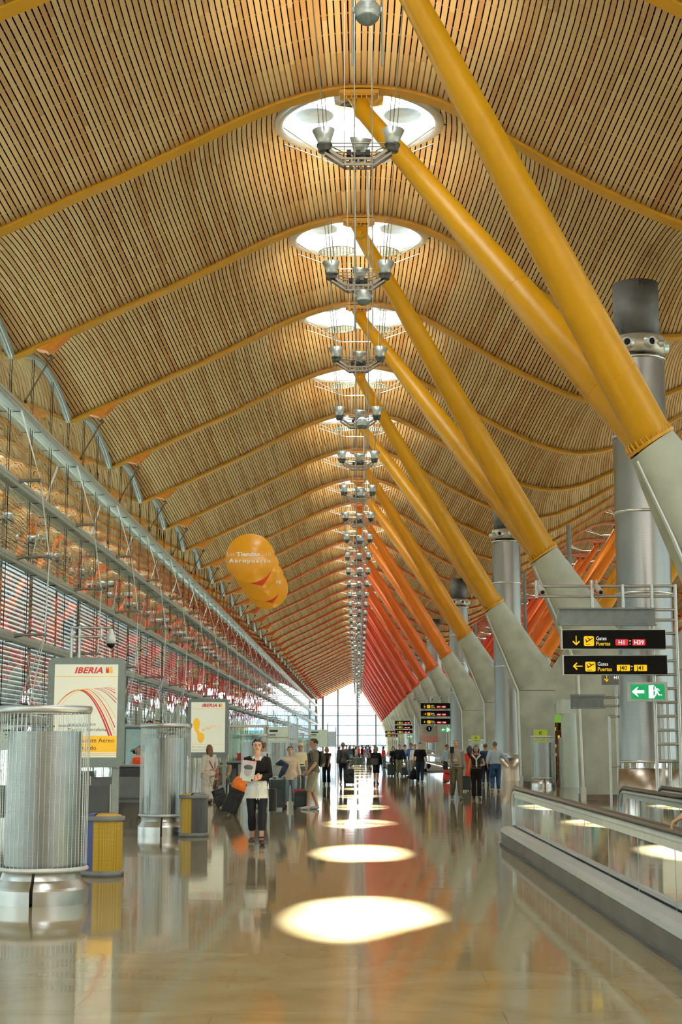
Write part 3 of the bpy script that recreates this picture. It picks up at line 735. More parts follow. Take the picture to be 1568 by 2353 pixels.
# camera mast
def tubeset(name, segs, r, m, parent): 
    b = MB()
    for a, c in segs: b.tube([a, c], r, 10)
    return b.obj(name, m, parent)
t = thing('camera_mast', 'silver pipe mast with a dome camera rising behind the first lit poster', 'camera mast', (-4.75, 27.0, 0))
tubeset('pipe', [((-.33, 0, 0), (-.33, 0, 3.75)), ((-.19, 0, 0), (-.19, 0, 3.75)), ((-.36, 0, 3.72), (.37, 0, 3.72)), ((-.36, 0, 3.56), (.24, 0, 3.56)), ((.2, 0, 3.52), (.2, 0, 3.75))], .026, M_steel2, t)
b = MB(); b.lathe([(.001, .2), (.03, .2), (.05, .12), (.085, .04), (.085, -.06), (.001, -.06)], 20); d = b.obj('camera_housing', M_white, t, (.37, 0, 3.5))
b = MB(); b.sphere((0, 0, -.06), .075, 16, 10); b.obj('lens_dome', M_black, d)

# ------------------------------------------------------------------ hanging discs
M_disc = mat('disc_orange', (.80, .36, .012), .3, coat=.4, var=.03, emit=(.8, .33, .01), es=.10)
for i, y in enumerate((40, 42.6, 45.2, 47.8)):
    t = thing('hanging_disc', ['front orange hanging disc reading Las Tiendas del Aeropuerto', 'second orange hanging disc with a red wedge showing below the front disc', 'third orange hanging disc, mostly hidden by the two in front', 'rearmost orange hanging disc with a red wedge at its lower edge'][i], 'hanging sign', (-2.85, y, 6.56), 0, None)
    b = MB(); b.lathe([(.001, -.02), (.64, -.02), (.655, 0), (.64, .02), (.001, .02)], 56, axis='y'); b.obj('disc', M_disc, t)
    b = MB()
    for sx in (-.35, .35):
        zt = z_at(-2.85+sx, (y-34.65) % 9)-6.56; b.tube([(sx, 0, .52), (sx, 0, zt)], .004, 4)
    b.obj('hanging_wire', M_rope, t)
    if i in (0, 2):
        l1, l2 = (('Las', 'Tiendas', 'del'), 'Aeropuerto') if i == 0 else (None, None)
        if i == 0:
            text('Las', .165, mat('print_pale', (.85, .62, .40), .5, emit=(.8, .6, .4), es=.15), t, (-.615, -.028, .055)); text('Tiendas', .155, mat('print_light', (.9, .85, .75), .5, emit=(.8, .75, .65), es=.2), t, (-.36, -.028, .055), bold=.005, sx=1.28)
            text('del', .155, mat('print_pale', (.85, .62, .40), .5), t, (.375, -.028, .055)); text('Aeropuerto', .145, mat('print_light', (.9, .85, .75), .5), t, (0, -.028, -.115), align='CENTER', bold=.004, space=1.3, sx=1.22)
        else:
            text('Airport', .145, mat('print_light', (.9, .85, .75), .5), t, (.50, -.028, .07), align='RIGHT', bold=.003, space=1.25); text('Shopping', .145, mat('print_light', (.9, .85, .75), .5), t, (.56, -.028, -.10), align='RIGHT', bold=.003, space=1.25)
    else:
        b = MB(); pts = [(-.44, -.30), (-.2, -.34), (.05, -.33), (.26, -.22), (.44, -.03), (.30, -.30), (.17, -.47), (0, -.43), (-.2, -.37)]
        b.add([(p[0]+.0, -.026, p[1]) for p in pts], [tuple(range(len(pts)))]); b.obj('wedge', mat('wedge_red', (.60, .05, .01), .4, emit=(.6, .04, .01), es=.1), t)

# ------------------------------------------------------------------ sign gantries
M_y = mat('sign_yellow', (.5, .34, .01), .5, emit=(1, .60, .0), es=.8); M_w = mat('sign_white', (.4, .4, .4), .5, emit=(1, 1, 1), es=.9)
M_r = mat('sign_red', (.3, .01, .01), .5, emit=(.8, .01, .03), es=.75); M_gr = mat('exit_green', (0, .25, .08), .5, emit=(0, .30, .09), es=.8)
def poly(b, pts, y, mi=0): b.add([(p[0], y, p[1]) for p in pts], [tuple(range(len(pts)))], mi)
def arrow(b, cx, cz, s, d, y, mi=0):
    rot = {'left': 0, 'down': 90, 'right': 180, 'up': 270}[d]; c, q = math.cos(R(rot)), math.sin(R(rot))
    for pts in ([(-.8, .09), (1, .09), (1, -.09), (-.8, -.09)], [(-1, 0), (-.22, .78), (0, .62), (-.6, 0)], [(-1, 0), (-.6, 0), (0, -.62), (-.22, -.78)]):
        poly(b, [(cx+s*(x*c-z*q), cz+s*(x*q+z*c)) for x, z in pts], y, mi)
def board(parent, x0, z0, arr, h1, h2, yellow=False):
    b = MB(); b.box((x0+1.2, 0, z0+.22), (2.42, .17, .46)); o = b.obj('sign_board', M_alu, parent)
    q = MB(); q.box((x0+1.21, -.088, z0+.22), (2.38, .01, .43)); q.obj('sign_face', M_signblk, o)
    y = -.097; s = .01014; X = lambda px: x0+(px-1290)*s; Z = lambda py: z0+.435-(py-1448)*s
    q = MB(); arrow(q, X(1323), Z(1472), .112, arr, y); q.rbox((X(1352), y, Z(1473)), (.235, .006, .225), .03, 'y')
    q.obj('pictogram', M_y, o)
    k = MB(); ax, az = X(1352), Z(1472)
    for pts in ([(-.08, -.035), (.085, .065), (.09, .045), (-.055, -.045)], [(-.09, .035), (-.075, .04), (-.035, -.015), (-.06, -.03)], [(-.05, .075), (-.03, .075), (.045, .025), (.02, .01)], [(-.075, -.085), (.03, -.085), (.03, -.097), (-.075, -.097)]): poly(k, [(ax+p[0], az+p[1]) for p in pts], y-.006)
    k.obj('plane_silhouette', M_signblk, o)
    text('Gates', .125, M_w, o, (X(1368), y, Z(1471)), bold=.0, sx=.85); text('Puertas', .13, M_y, o, (X(1368), y, Z(1483)), bold=.001, sx=.85)
    for px, tx in ((1427, h1), (1466, h2)):
        r = MB(); r.rbox((X(px), y, Z(1476)), (.29 if len(tx) < 3 else .30, .004, .145), .015, 'y'); r.obj('gate_box', M_y if yellow else M_r, o)
        text(tx, .135, M_signblk if yellow else M_w, o, (X(px), y-.005, Z(1480.5)), align='CENTER', bold=.002)
    text('to', .06, M_w, o, (X(1446), y, Z(1474)), align='CENTER'); text('a', .06, M_y, o, (X(1446), y, Z(1481)), align='CENTER')
    return o
def exit_sign(parent, x0, z0):
    b = MB(); b.box((x0+.45, 0, z0+.215), (.92, .12, .45)); o = b.obj('exit_sign', mat('exit_frame', (.62, .62, .60), .4), parent)
    q = MB(); q.box((x0+.45, -.064, z0+.215), (.78, .01, .34)); q.obj('exit_face', M_gr, o)
    w = MB(); y = -.072; cx, cz = x0+.24, z0+.215
    poly(w, [(cx-.16, cz), (cx-.03, cz+.11), (cx-.0, cz+.11), (cx-.05, cz+.035), (cx+.13, cz+.035), (cx+.13, cz-.035), (cx-.05, cz-.035), (cx, cz-.11), (cx-.03, cz-.11)], y)
    dx = x0+.58; poly(w, [(dx-.11, cz+.15), (dx+.03, cz+.15), (dx-.0, cz+.12), (dx-.0, cz-.09), (dx+.03, cz-.15), (dx-.11, cz-.15)], y)
    for pts in ([(.015, .11), (.045, .125), (.065, .1), (.04, .075)], [(.02, .07), (.08, .08), (.10, .0), (.04, -.01)], [(.05, .08), (.12, .07), (.145, .02), (.125, .015), (.10, .05), (.05, .055)], [(-.02, .03), (.03, .035), (.03, .015), (-.02, .012)], [(.07, .0), (.11, .0), (.13, -.06), (.20, -.065), (.20, -.085), (.11, -.085)], [(.04, .0), (.08, -.0), (.07, -.06), (.03, -.12), (-.02, -.12), (.03, -.06)]): poly(w, [(dx+p[0], cz+p[1]) for p in pts], y-.002)
    w.obj('running_figure', M_w, o)
    return o
def gantry(y, label, rows, box=True, cams=True, grp='sign gantries over the right side of the hall'):
    t = thing('sign_gantry', label, 'sign gantry', (0, y, 0), 0, grp)
    r = .042; seg = []
    for z in (5.36, 5.12): seg.append(((4.2, .2, z), (7.45, .2, z)))
    for z in (4.80, 4.56): seg.append(((5.5, .2, z), (7.45, .2, z)))
    for x, z0, z1 in ((4.2, 5.08, 5.5), (5.5, 4.5, 5.5), (6.22, 4.5, 5.4), (6.9, 0, 5.4), (7.45, 0, 5.4)): seg.append(((x, .2, z0), (x, .2, z1)))
    for i in range(9): seg.append(((6.9, .2, 4.25-.3*i-(.02*i)), (7.45, .2, 4.25-.3*i-.02*i)))
    for x in (7.1, 7.25): seg.append(((x, .45, 0), (x, .45, 2.65)))
    for z in (2.65, 1.3): seg.append(((6.9, .3, z), (7.45, .3, z)))
    b = MB()
    for a, c in seg:
        if max(a[2], c[2]) < 0: continue
        b.tube([a, c], r if abs(a[0]-c[0]) < .01 else .034, 10)
    b.obj('pipe_frame', M_steel2, t)
    if box:
        b = MB(); b.box((5.8, 0, 4.62), (2.24, .06, .36)); 
        for z in (4.43, 4.81): b.box((5.8, -.03, z), (2.28, .14, .035))
        b.box((4.67, -.03, 4.62), (.035, .14, .4)); b.obj('blank_box', mat('box_grey', (.22, .25, .25), .4), t)
    for (x0, z0, ar, a, c, yel) in rows: board(t, x0, z0, ar, a, c, yel)
    exit_sign(t, 6.24, 2.67)
    if cams:
        for x in (4.25, 5.6):
            c = MB(); c.tube([(x, .1, 5.34), (x+.04, -.25, 5.17)], [.062, .07], 12); c.tube([(x, .18, 5.5), (x, .1, 5.3)], .03, 8); o = c.obj('camera', mat('cam_beige', (.45, .44, .39), .4), t)
            c = MB(); c.tube([(x+.04, -.252, 5.168), (x+.041, -.262, 5.163)], .045, 12); c.obj('lens', M_black, o)
    return t
gantry(35.5, 'nearest sign gantry with black boards for gates H1 to H39 and J40 to J41', [(4.73, 3.87, 'down', 'H1', 'H39', False), (4.75, 3.28, 'left', 'J40', 'J41', True)])
gantry(116.5, 'second sign gantry with three black gate boards above the man in the grey shirt', [(4.73, 4.45, 'down', 'H1', 'H27', False), (4.74, 3.87, 'right', 'H28', 'H37', False), (4.75, 3.28, 'left', 'H28', 'H38', False)], box=False)
gantry(197.5, 'third sign gantry with small black gate boards far down the hall', [(4.73, 4.45, 'down', 'H1', 'H27', False), (4.74, 3.87, 'right', 'H28', 'H37', False), (4.75, 3.28, 'right', 'H28', 'H38', False)], box=False, cams=False)
gantry(268.5, 'farthest sign gantry, tiny boards near the end window', [(4.74, 3.87, 'right', 'H28', 'H37', False), (4.75, 3.28, 'right', 'H28', 'H38', False)], box=False, cams=False)
# poster with numeral below second gantry
t = thing('hanging_poster', 'pale poster with a black numeral 1 circle and red lines under the second gantry', 'hanging sign', (5.42, 117.15, 0))
b = MB(); b.box((0, 0, 2.55), (1.3, .06, 1.25)); p = b.obj('poster_panel', mat('poster_pale', (.62, .60, .50), .5), t)
b = MB(); b.lathe([(.001, 0), (.2, 0)], 24, (-.0, -.04, 2.98), axis='y'); b.obj('numeral_circle', M_signblk, p); text('1', .3, M_w, p, (0, -.05, 2.87), align='CENTER', bold=.01)
b = MB()
for i in range(5): ribbon(b, [(-.65+1.3*k/12, 2.35-.09*i+.28*(1-min(1, k/7))**2*(1-.12*i)) for k in range(13)], .012, .02, -.036, 0)
b.obj('red_line', M_red, p)
for sx in (-.6, .6):
    b = MB(); b.tube([(sx, 0, 3.1), (sx, -.38, 5.1)], .015, 6); b.obj('hanger', M_steel2, t)

# small mast behind the first gantry
t = thing('sign_mast', 'steel pipe mast with a side sign and empty sign box, behind the nearest gantry', 'sign mast', (7.2, 42.5, 0))
tubeset('pipe', [((-.26, 0, 0), (-.26, 0, 2.45)), ((-.05, 0, 0), (-.05, 0, 3.5)), ((.05, -.1, 0), (.05, -.1, 3.5)), ((.26, 0, 0), (.26, 0, 2.45)), ((-.26, 0, 2.45), (.26, 0, 2.45)), ((-.26, 0, 1.1), (.26, 0, 1.1)), ((-1.2, 0, 2.98), (.05, 0, 2.98)), ((-1.2, 0, 2.74), (.05, 0, 2.74))], .036, M_steel2, t)
b = MB(); b.box((-.85, -.06, 2.86), (.86, .05, .3)); 
for z in (2.68, 3.04): b.box((-.85, -.08, z), (.95, .1, .03))
b.box((-1.31, -.08, 2.86), (.03, .1, .38)); b.obj('blank_box', mat('box_grey', (.22, .25, .25), .4), t)
b = MB(); b.box((-.2, -.1, 3.5), (.5, .12, .36), rz=R(-25)); sb = b.obj('side_sign', mat('side_grey', (.17, .18, .18), .5), t)
text('H1', .13, M_w, sb, (-.14, -.20, 3.47), rot=(PI/2, 0, R(-25)), bold=.002); 
b = MB(); arrow(b, -.32, 3.5, .1, 'down', -.13); b.obj('pictogram', M_y, sb)

# ------------------------------------------------------------------ moving walkways
M_bgl = glassmat('balustrade_glass', (.84, .93, .90), .06, 1.45)
M_cap = mat('cap_aluminium', (.56, .63, .64), .3, metal=.15, var=.03); M_side = mat('skirt_panel', (.15, .145, .125), .5, metal=.2, var=.15, scale=1.5, bump=.1)
M_strip2 = emis('light_strip', (1., .95, .62), 4.)
def walkway(x, y0, y1, w, label, end_lo=False, end_hi=True):
    t = thing('moving_walkway', label, 'moving walkway', (x, 0, 0), 0, 'moving walkways on the right')
    L_ = y1-y0; ym = (y0+y1)/2
    for sx, xx in ((-1, 0.), (1, w)):
        b = MB(); g_ = MB()
        # outer skirt: toe, panel, rounded cap
        b.box((xx+sx*.185, ym, .13), (.05, L_, .22), 0); b.box((xx+sx*.2, ym, .02), (.07, L_+.06, .04), 1)
        s = b.obj('skirt', [M_side, M_dark], t)
        c = MB(); pts = [(xx+sx*.215, .22), (xx+sx*.21, .27), (xx+sx*.17, .305), (xx+sx*.08, .325), (xx+sx*.025, .315), (xx+sx*.025, .22)]
        c.prism(pts[::-sx], 0, 2, 1, y0, y1, smooth=False); c.obj('cap', M_cap, t)
        i_ = MB(); i_.box((xx-sx*.06, ym, .18), (.05, L_, .26)); i_.obj('inner_skirt', M_steel2, t)
        if sx == 1:
            q = MB(); q.box((xx-sx*.09, ym-.6, .2), (.012, L_-1.2, .05)); q.obj('light_strip', M_strip2, t)
        gp = [(y0+.05, .3), (y1-.32, .3), (y1-.1, .36), (y1-.02, .5), (y1+.0, .62), (y1-.05, .78), (y1-.18, .88), (y1-.36, .91), (y0+.05, .91)]
        gl = MB(); gl.add([(xx, p[0], p[1]) for p in gp], [tuple(range(len(gp)))]); go = gl.obj('balustrade', M_bgl, t)
        pr_ = [(xx, y0, .90), (xx, y1-.36, .90), (xx, y1-.17, .865), (xx, y1-.055, .77), (xx, y1-.015, .62), (xx, y1-.05, .46), (xx, y1-.13, .33)]
        a = MB(); a.tube([(p[0], p[1], p[2]-.012) for p in pr_], (.03, .055) if False else .036, 8); a.box((xx, (y0+y1-.4)/2, .85), (.045, L_-.4, .10)); [a.box((xx, y1-1.4-1.7*k, .56), (.006, .008, .52)) for k in range(int(L_/1.7))]; a.obj('rail_profile', mat('rail_white', (.52, .60, .61), .35, metal=.3), go)
        h = MB(); off = [(0, .945), (0, .945), (.07, .905), (.05, .79), (.04, .62), (.035, .45), (.02, .31)]
        hp = [(xx, y0, .955), (xx, y1-.34, .955), (xx, y1-.12, .91), (xx, y1+.01, .79), (xx, y1+.045, .62), (xx, y1+.01, .44), (xx, y1-.08, .31)]
        h.tube(hp, .034, 8); h.obj('handrail', mat('handrail_dark', (.045, .038, .03), .3), go)
    b = MB(); b.box((w/2, ym, .045), (w-.14, L_, .09)); b.obj('pallet_belt', mat('belt_metal', (.10, .10, .09), .45, metal=.4), t)
    b = MB(); b.box((w/2, y1+.35, .008), (w+.4, .9, .016)); b.obj('landing_plate', M_steel2, t)
    return t
walkway(2.62, -4, 26.2, 1.81, 'nearest moving walkway with glass sides at the right foreground')
walkway(5.12, -4, 26.4, 1.81, 'second moving walkway beside the nearest one, farther right')
walkway(2.45, 104, 160, 1.5, 'distant moving walkway behind the man in the black shirt')
walkway(4.42, 100, 160, 1.8, 'distant moving walkway at the foot of the far concrete piers')

# ------------------------------------------------------------------ pier directories, kiosk column, shop shelf
M_lime = mat('directory_green', (.40, .50, .03), .5, emit=(.4, .5, .03), es=.25)
for i, yc in enumerate((66.2, 84.2, 102.2, 120.2)):
    t = thing('directory_sign', 'lime green directory panel on the %s' % ['second concrete pier, behind a vent cylinder', 'third concrete pier from the camera', 'fourth concrete pier from the camera', 'fifth concrete pier from the camera'][i], 'directory', (7.78, yc-.61, 0), 0, 'green directories on the piers')
    b = MB(); b.box((0, 0, 1.35), (.54, .06, 1.98)); p = b.obj('panel', M_lime, t)
    b = MB(); b.box((-.29, -.01, 1.35), (.035, .08, 2.02)); b.obj('edge_profile', M_strip, t)
    b = MB(); b.lathe([(.03, 0), (.075, 0)], 16, (0, -.034, 2.2), axis='y', a0=R(20), a1=R(300)); b.box((0, -.034, 2.08), (.26, .004, .018)); b.box((0, -.034, 2.045), (.26, .004, .01))
    for k in range(6): b.box((0, -.034, 1.95-.28*k), (.5, .004, .008)); b.box((-.2, -.034, 1.88-.28*k), (.07, .004, .03)); b.box((.02, -.034, 1.88-.28*k), (.2, .004, .018))
    b.obj('print', mat('print_darkgreen', (.04, .10, .02), .5), p)
t = thing('kiosk_column', 'smooth pale mint round column with a box head beside the second pier', 'column', (8.66, 63.0, 0))
b = MB(); b.lathe([(.34, 0), (.34, 3.0)], 32); b.obj('shaft', mat('mint_white', (.62, .74, .70), .35, var=.03), t)
b = MB(); b.rbox((0, .1, 3.25), (.98, .8, .56), .16, 'z'); b.obj('head', mat('mint_head', (.66, .76, .70), .4, var=.03), t)
b = MB(); b.box((-.36, .1, 1.0), (.14, .4, 2.0)); b.obj('side_box', mat('side_mint', (.42, .52, .50), .4), t)
t = thing('shop_shelf', 'warmly lit shop shelving glimpsed through the second pier opening', 'shelf', (10.35, 76.5, 0))
b = MB(); b.box((0, .3, 1.6), (3.2, .1, 3.2)); 
for k in range(7): b.box((0, 0, .3+.42*k), (3.2, .5, .04))
for x in (-1.6, -.5, .5, 1.6): b.box((x, 0, 1.6), (.05, .5, 3.2))
b.obj('shelving', mat('shelf_wood', (.25, .11, .04), .5), t)
b = MB()
for k in range(6):
    for q in range(22): 
        if random.random() < .75: b.box((-1.5+q*.14, 0, .4+.42*k), (.08, .12, random.uniform(.12, .26)), random.randint(0, 2))
b_ = b.obj('merchandise', [mat('goods_gold_glow', (.8, .45, .08), .4, emit=(1, .5, .1), es=.8), mat('goods_red', (.5, .05, .03), .4), mat('goods_cream_glow', (.75, .65, .4), .4, emit=(1, .8, .4), es=.5)], t); b_['kind'] = 'stuff'  # gold and cream goods glow, standing in for the shop's warm lights
b = MB(); b.box((-.2, -.3, 3.0), (1.4, .06, .4)); sg = b.obj('shop_sign', mat('shop_green', (.15, .35, .05), .5, emit=(.2, .5, .05), es=.5), t)

# ------------------------------------------------------------------ left-hand furniture
M_seat = mat('seat_grey', (.135, .145, .15), .5, var=.05)
def seat_row(x0, y, n, label):
    t = thing('seat_row', label, 'seat row', (x0, y, 0), 0, 'grey waiting seats in rows')
    for i in range(n):
        cx = .62*i+.31
        b = MB(); b.rbox((cx, .26, .43), (.57, .46, .05), .03, 'z'); b.obj('seat', M_seat, t)
        b = MB(); b.box((cx, -.02, .56), (.57, .035, .26), 0, M=Matrix.Rotation(R(8), 4, 'X')); b.box((cx, -.055, .80), (.57, .035, .24), 0, M=Matrix.Rotation(R(8), 4, 'X')); b.obj('backrest', M_seat, t)
    for i in range(n+1):
        cx = .62*i; b = MB(); b.box((cx, -.03, .68), (.03, .06, .52)); b.box((cx, .22, .63), (.04, .42, .035)); b.tube([(cx, .4, .62), (cx, .44, .56), (cx, .4, .46)], .016, 6); b.obj('armrest', M_steel2, t)
    b = MB(); b.box((.31*n, .12, .36), (.62*n, .06, .08)); b.obj('support_beam', M_mid, t)
    for cx in (.31, .62*n-.31):
        b = MB(); b.tube([(cx, .12, .36), (cx, .12, .05)], .03, 8); b.tube([(cx, -.15, .03), (cx, .12, .07), (cx, .42, .03)], .022, 8); b.obj('leg', M_alu, t)
seat_row(-7.1, 28.9, 4, 'front grey waiting seat row seen from behind, left of the first poster post')
seat_row(-8.2, 36.6, 6, 'grey waiting seat row behind the front row, left of the second vent cylinder')
seat_row(-9.6, 45.5, 3, 'grey waiting seats beside the information counter near the glass wall')
def counter(x0, x1, y, h, label, items):
    t = thing('service_counter', label, 'counter', ((x0+x1)/2, y, 0)); w = x1-x0
    b = MB(); b.box((0, 0, (h-.06)/2), (w, .6, h-.06)); b.obj('front_panel', mat('counter_dark', (.035, .038, .042), .4), t)
    b = MB(); b.box((0, -.02, h-.03), (w+.1, .72, .06)); b.obj('countertop', mat('counter_top', (.30, .33, .33), .35), t)
    b = MB(); b.box((w*.28, -.32, h*.55), (w*.3, .04, h*.7)); b.obj('glass_front_plate', mat('plate_grey', (.35, .35, .31), .35, metal=.5), t)
    return t
counter(-7.15, -5.75, 45.0, 1.12, 'dark information counter with the woman in the orange vest behind it', 0)
counter(-4.95, -3.9, 55.5, 1.12, 'grey counter behind the seated man, right of the second lit poster', 0)
counter(-8.9, -7.3, 40.5, .98, 'low pale check desk by the glass wall', 0)
t = thing('desk_monitor', 'white desk monitor standing on the low check desk', 'monitor', (-7.42, 40.4, .98))
b = MB(); b.rbox((0, 0, .26), (.32, .28, .3), .05, 'x'); b.obj('housing', M_white, t)
b = MB(); b.box((0, -.145, .26), (.22, .01, .16)); b.obj('screen', M_black, t)
b = MB(); b.box((0, 0, .055), (.1, .1, .11)); b.obj('stand', M_white, t)
t = thing('red_folder_stand', 'red folder stand on the counter right of the second poster', 'folder stand', (-4.25, 55.4, 1.12))
b = MB(); b.box((0, 0, .14), (.18, .06, .28)); b.obj('folder', mat('folder_red', (.55, .02, .02), .4), t); b = MB(); b.box((0, .02, .01), (.24, .16, .02)); b.obj('stand', M_mid, t)
# car poster kiosk
t = thing('display_box', 'green glass display box with a car picture behind the woman in the orange vest', 'display box', (-8.45, 60.0, 0))
b = MB(); b.box((0, 0, 1.45), (1.35, .12, 1.9)); b.obj('frame', mat('box_frame', (.10, .16, .17), .4), t)
b = MB(); b.box((0, -.066, 1.5), (1.2, .01, 1.6)); p = b.obj('picture', mat('pic_teal', (.30, .45, .42), .4, emit=(.3, .45, .42), es=.25), t)
b = MB(); poly(b, [(-.42, 1.42), (-.38, 1.52), (-.22, 1.58), (-.08, 1.68), (.18, 1.70), (.33, 1.6), (.42, 1.52), (.44, 1.42)], -.074); b.lathe([(.001, 0), (.075, 0)], 14, (-.25, -.078, 1.42), mi=1, axis='y'); b.lathe([(.001, 0), (.075, 0)], 14, (.27, -.078, 1.42), mi=1, axis='y'); b.obj('car_picture', [mat('car_blue', (.12, .2, .26), .4), M_black], p)
for sx in (-.5, .5):
    b = MB(); b.box((sx, 0, .25), (.08, .1, .5)); b.obj('post', M_mid, t)
t = thing('departure_monitor', 'stack of small departure monitors on a pole behind the first lit poster', 'monitor', (-7.95, 50.0, 0))
b = MB(); b.tube([(0, 0, 0), (0, 0, 2.3)], .04, 8); b.obj('pole', M_mid, t)
for k in range(4):
    b = MB(); b.box((0, -.05, 2.25-.22*k), (.5, .08, .19)); o = b.obj('screen', M_black, t); b = MB()
    for q in range(3): b.box((-.1+.1*q, -.095, 2.28-.22*k), (.07, .006, .03), q % 2); b.box((-.08+.1*q, -.095, 2.22-.22*k), (.07, .006, .03), (q+k) % 2)
    b.obj('screen_text', [M_y, M_r], o)
# information panels further down on the left
for i, (x, y, w, z0, z1, l) in enumerate([(-3.75, 72, .95, 1.5, 2.55, 'pale green information panel with dark print above the woman in the beige sweater'), (-4.0, 86, 1.2, 1.45, 2.7, 'pale green information panel left of the man in shorts'), (-3.3, 128, 1.5, 1.6, 3.0, 'blue and white information panel left of the leather jacket man'), (-3.2, 165, 1.6, 1.6, 3.2, 'farthest pale information panel on the left by the end window')]):
    t = thing('information_panel', l, 'information panel', (x, y, 0), 0, 'information panels along the left')
    b = MB(); b.box((0, 0, (z0+z1)/2), (w, .1, z1-z0)); b.obj('panel', mat('infopanel_%d' % (i % 2), [(.55, .66, .52), (.45, .55, .6)][i % 2], .4, emit=[(.55, .66, .52), (.45, .55, .6)][i % 2], es=.25), t)
    b = MB(); b.box((-w*.2, -.055, z1-.2), (w*.4, .01, .1)); b.box((-w*.25, -.055, z1-.38), (w*.3, .01, .05)); b.box((-w*.25, -.055, z1-.5), (w*.3, .01, .04)); b.obj('print', mat('print_dark', (.03, .04, .06), .5), t)
    for sx in (-1, 1):
        b = MB(); b.tube([(sx*w*.52, 0, 0), (sx*w*.52, 0, z1+.5)], .045, 8); b.obj('post', M_alu, t)
for i, (x, y) in enumerate([(-4.3, 60), (-4.1, 95), (-4.1, 110)]):
    t = thing('glass_cabin', ['glass boarding cabin with steel posts left of the woman in beige', 'far glass boarding cabin on the left', 'farthest glass boarding cabin on the left'][i], 'cabin', (x, y, 0), 0, 'glass boarding cabins on the left')
    for q, (dx, dy) in enumerate(((-.7, -.7), (.7, -.7), (.7, .7), (-.7, .7))):
        b = MB(); b.box((dx, dy, 1.2), (.09, .09, 2.4)); b.obj('post', M_alu, t)
    b = MB(); b.box((0, 0, 2.42), (1.55, 1.55, .08)); b.obj('roof', M_alu, t)
    for dy in (-.7, .7): b = MB(); b.box((0, dy, 1.15), (1.3, .02, 2.2)); b.obj('glass_panel', glassmat('cabin_glass', (.8, .92, .88), .1, 1.4), t)
# ------------------------------------------------------------------ people
def remeshed(mb, name, m, parent, vox, loc=(0, 0, 0), smooth=2):
    tmp = bpy.data.objects.new('tmp', mb.mesh('tmp', m)); COL.objects.link(tmp)
    q = tmp.modifiers.new('r', 'REMESH'); q.mode = 'VOXEL'; q.voxel_size = vox; q.use_smooth_shade = True
    if smooth: w = tmp.modifiers.new('s', 'SMOOTH'); w.factor = .5; w.iterations = smooth
    dg = bpy.context.evaluated_depsgraph_get(); dg.update(); me = bpy.data.meshes.new_from_object(tmp.evaluated_get(dg)); old = tmp.data
    bpy.data.objects.remove(tmp); bpy.data.meshes.remove(old); me.name = name
    me.materials.clear(); me.materials.append(m); return link(bpy.data.objects.new(name, me), parent, loc)
V3 = lambda *a: np.array(a, float)
def unit(v): return v/max(np.linalg.norm(v), 1e-9)
def ik(A, B, la, lb, hint):
    d = B-A; L = np.linalg.norm(d); L2 = min(L, (la+lb)*.999); B = A+unit(d)*L2; u = unit(d)
    x = (la*la-lb*lb+L2*L2)/(2*L2); h = math.sqrt(max(la*la-x*x, 0)); n = hint-u*(hint@u); return A+u*x+unit(n)*h, B
SKIN = {'fair': (.56, .33, .23), 'tan': (.42, .23, .14), 'pale': (.64, .42, .32)}
TORSO = [(.84, .135, .10, .0), (.90, .165, .112, .01), (.97, .165, .112, .008), (1.04, .148, .10, 0), (1.11, .138, .095, -.005), (1.22, .155, .108, -.005), (1.32, .172, .112, 0), (1.385, .178, .10, .005), (1.435, .15, .08, .01), (1.465, .085, .065, .012), (1.50, .056, .056, .008), (1.55, .054, .054, -.002)]
HEAD = [(1.522, .028, .032, -.052), (1.54, .047, .056, -.034), (1.575, .061, .078, -.018), (1.61, .069, .088, -.008), (1.65, .075, .096, -.001), (1.69, .075, .094, .003), (1.722, .062, .078, .006), (1.742, .038, .050, .006), (1.75, .012, .018, .006)]
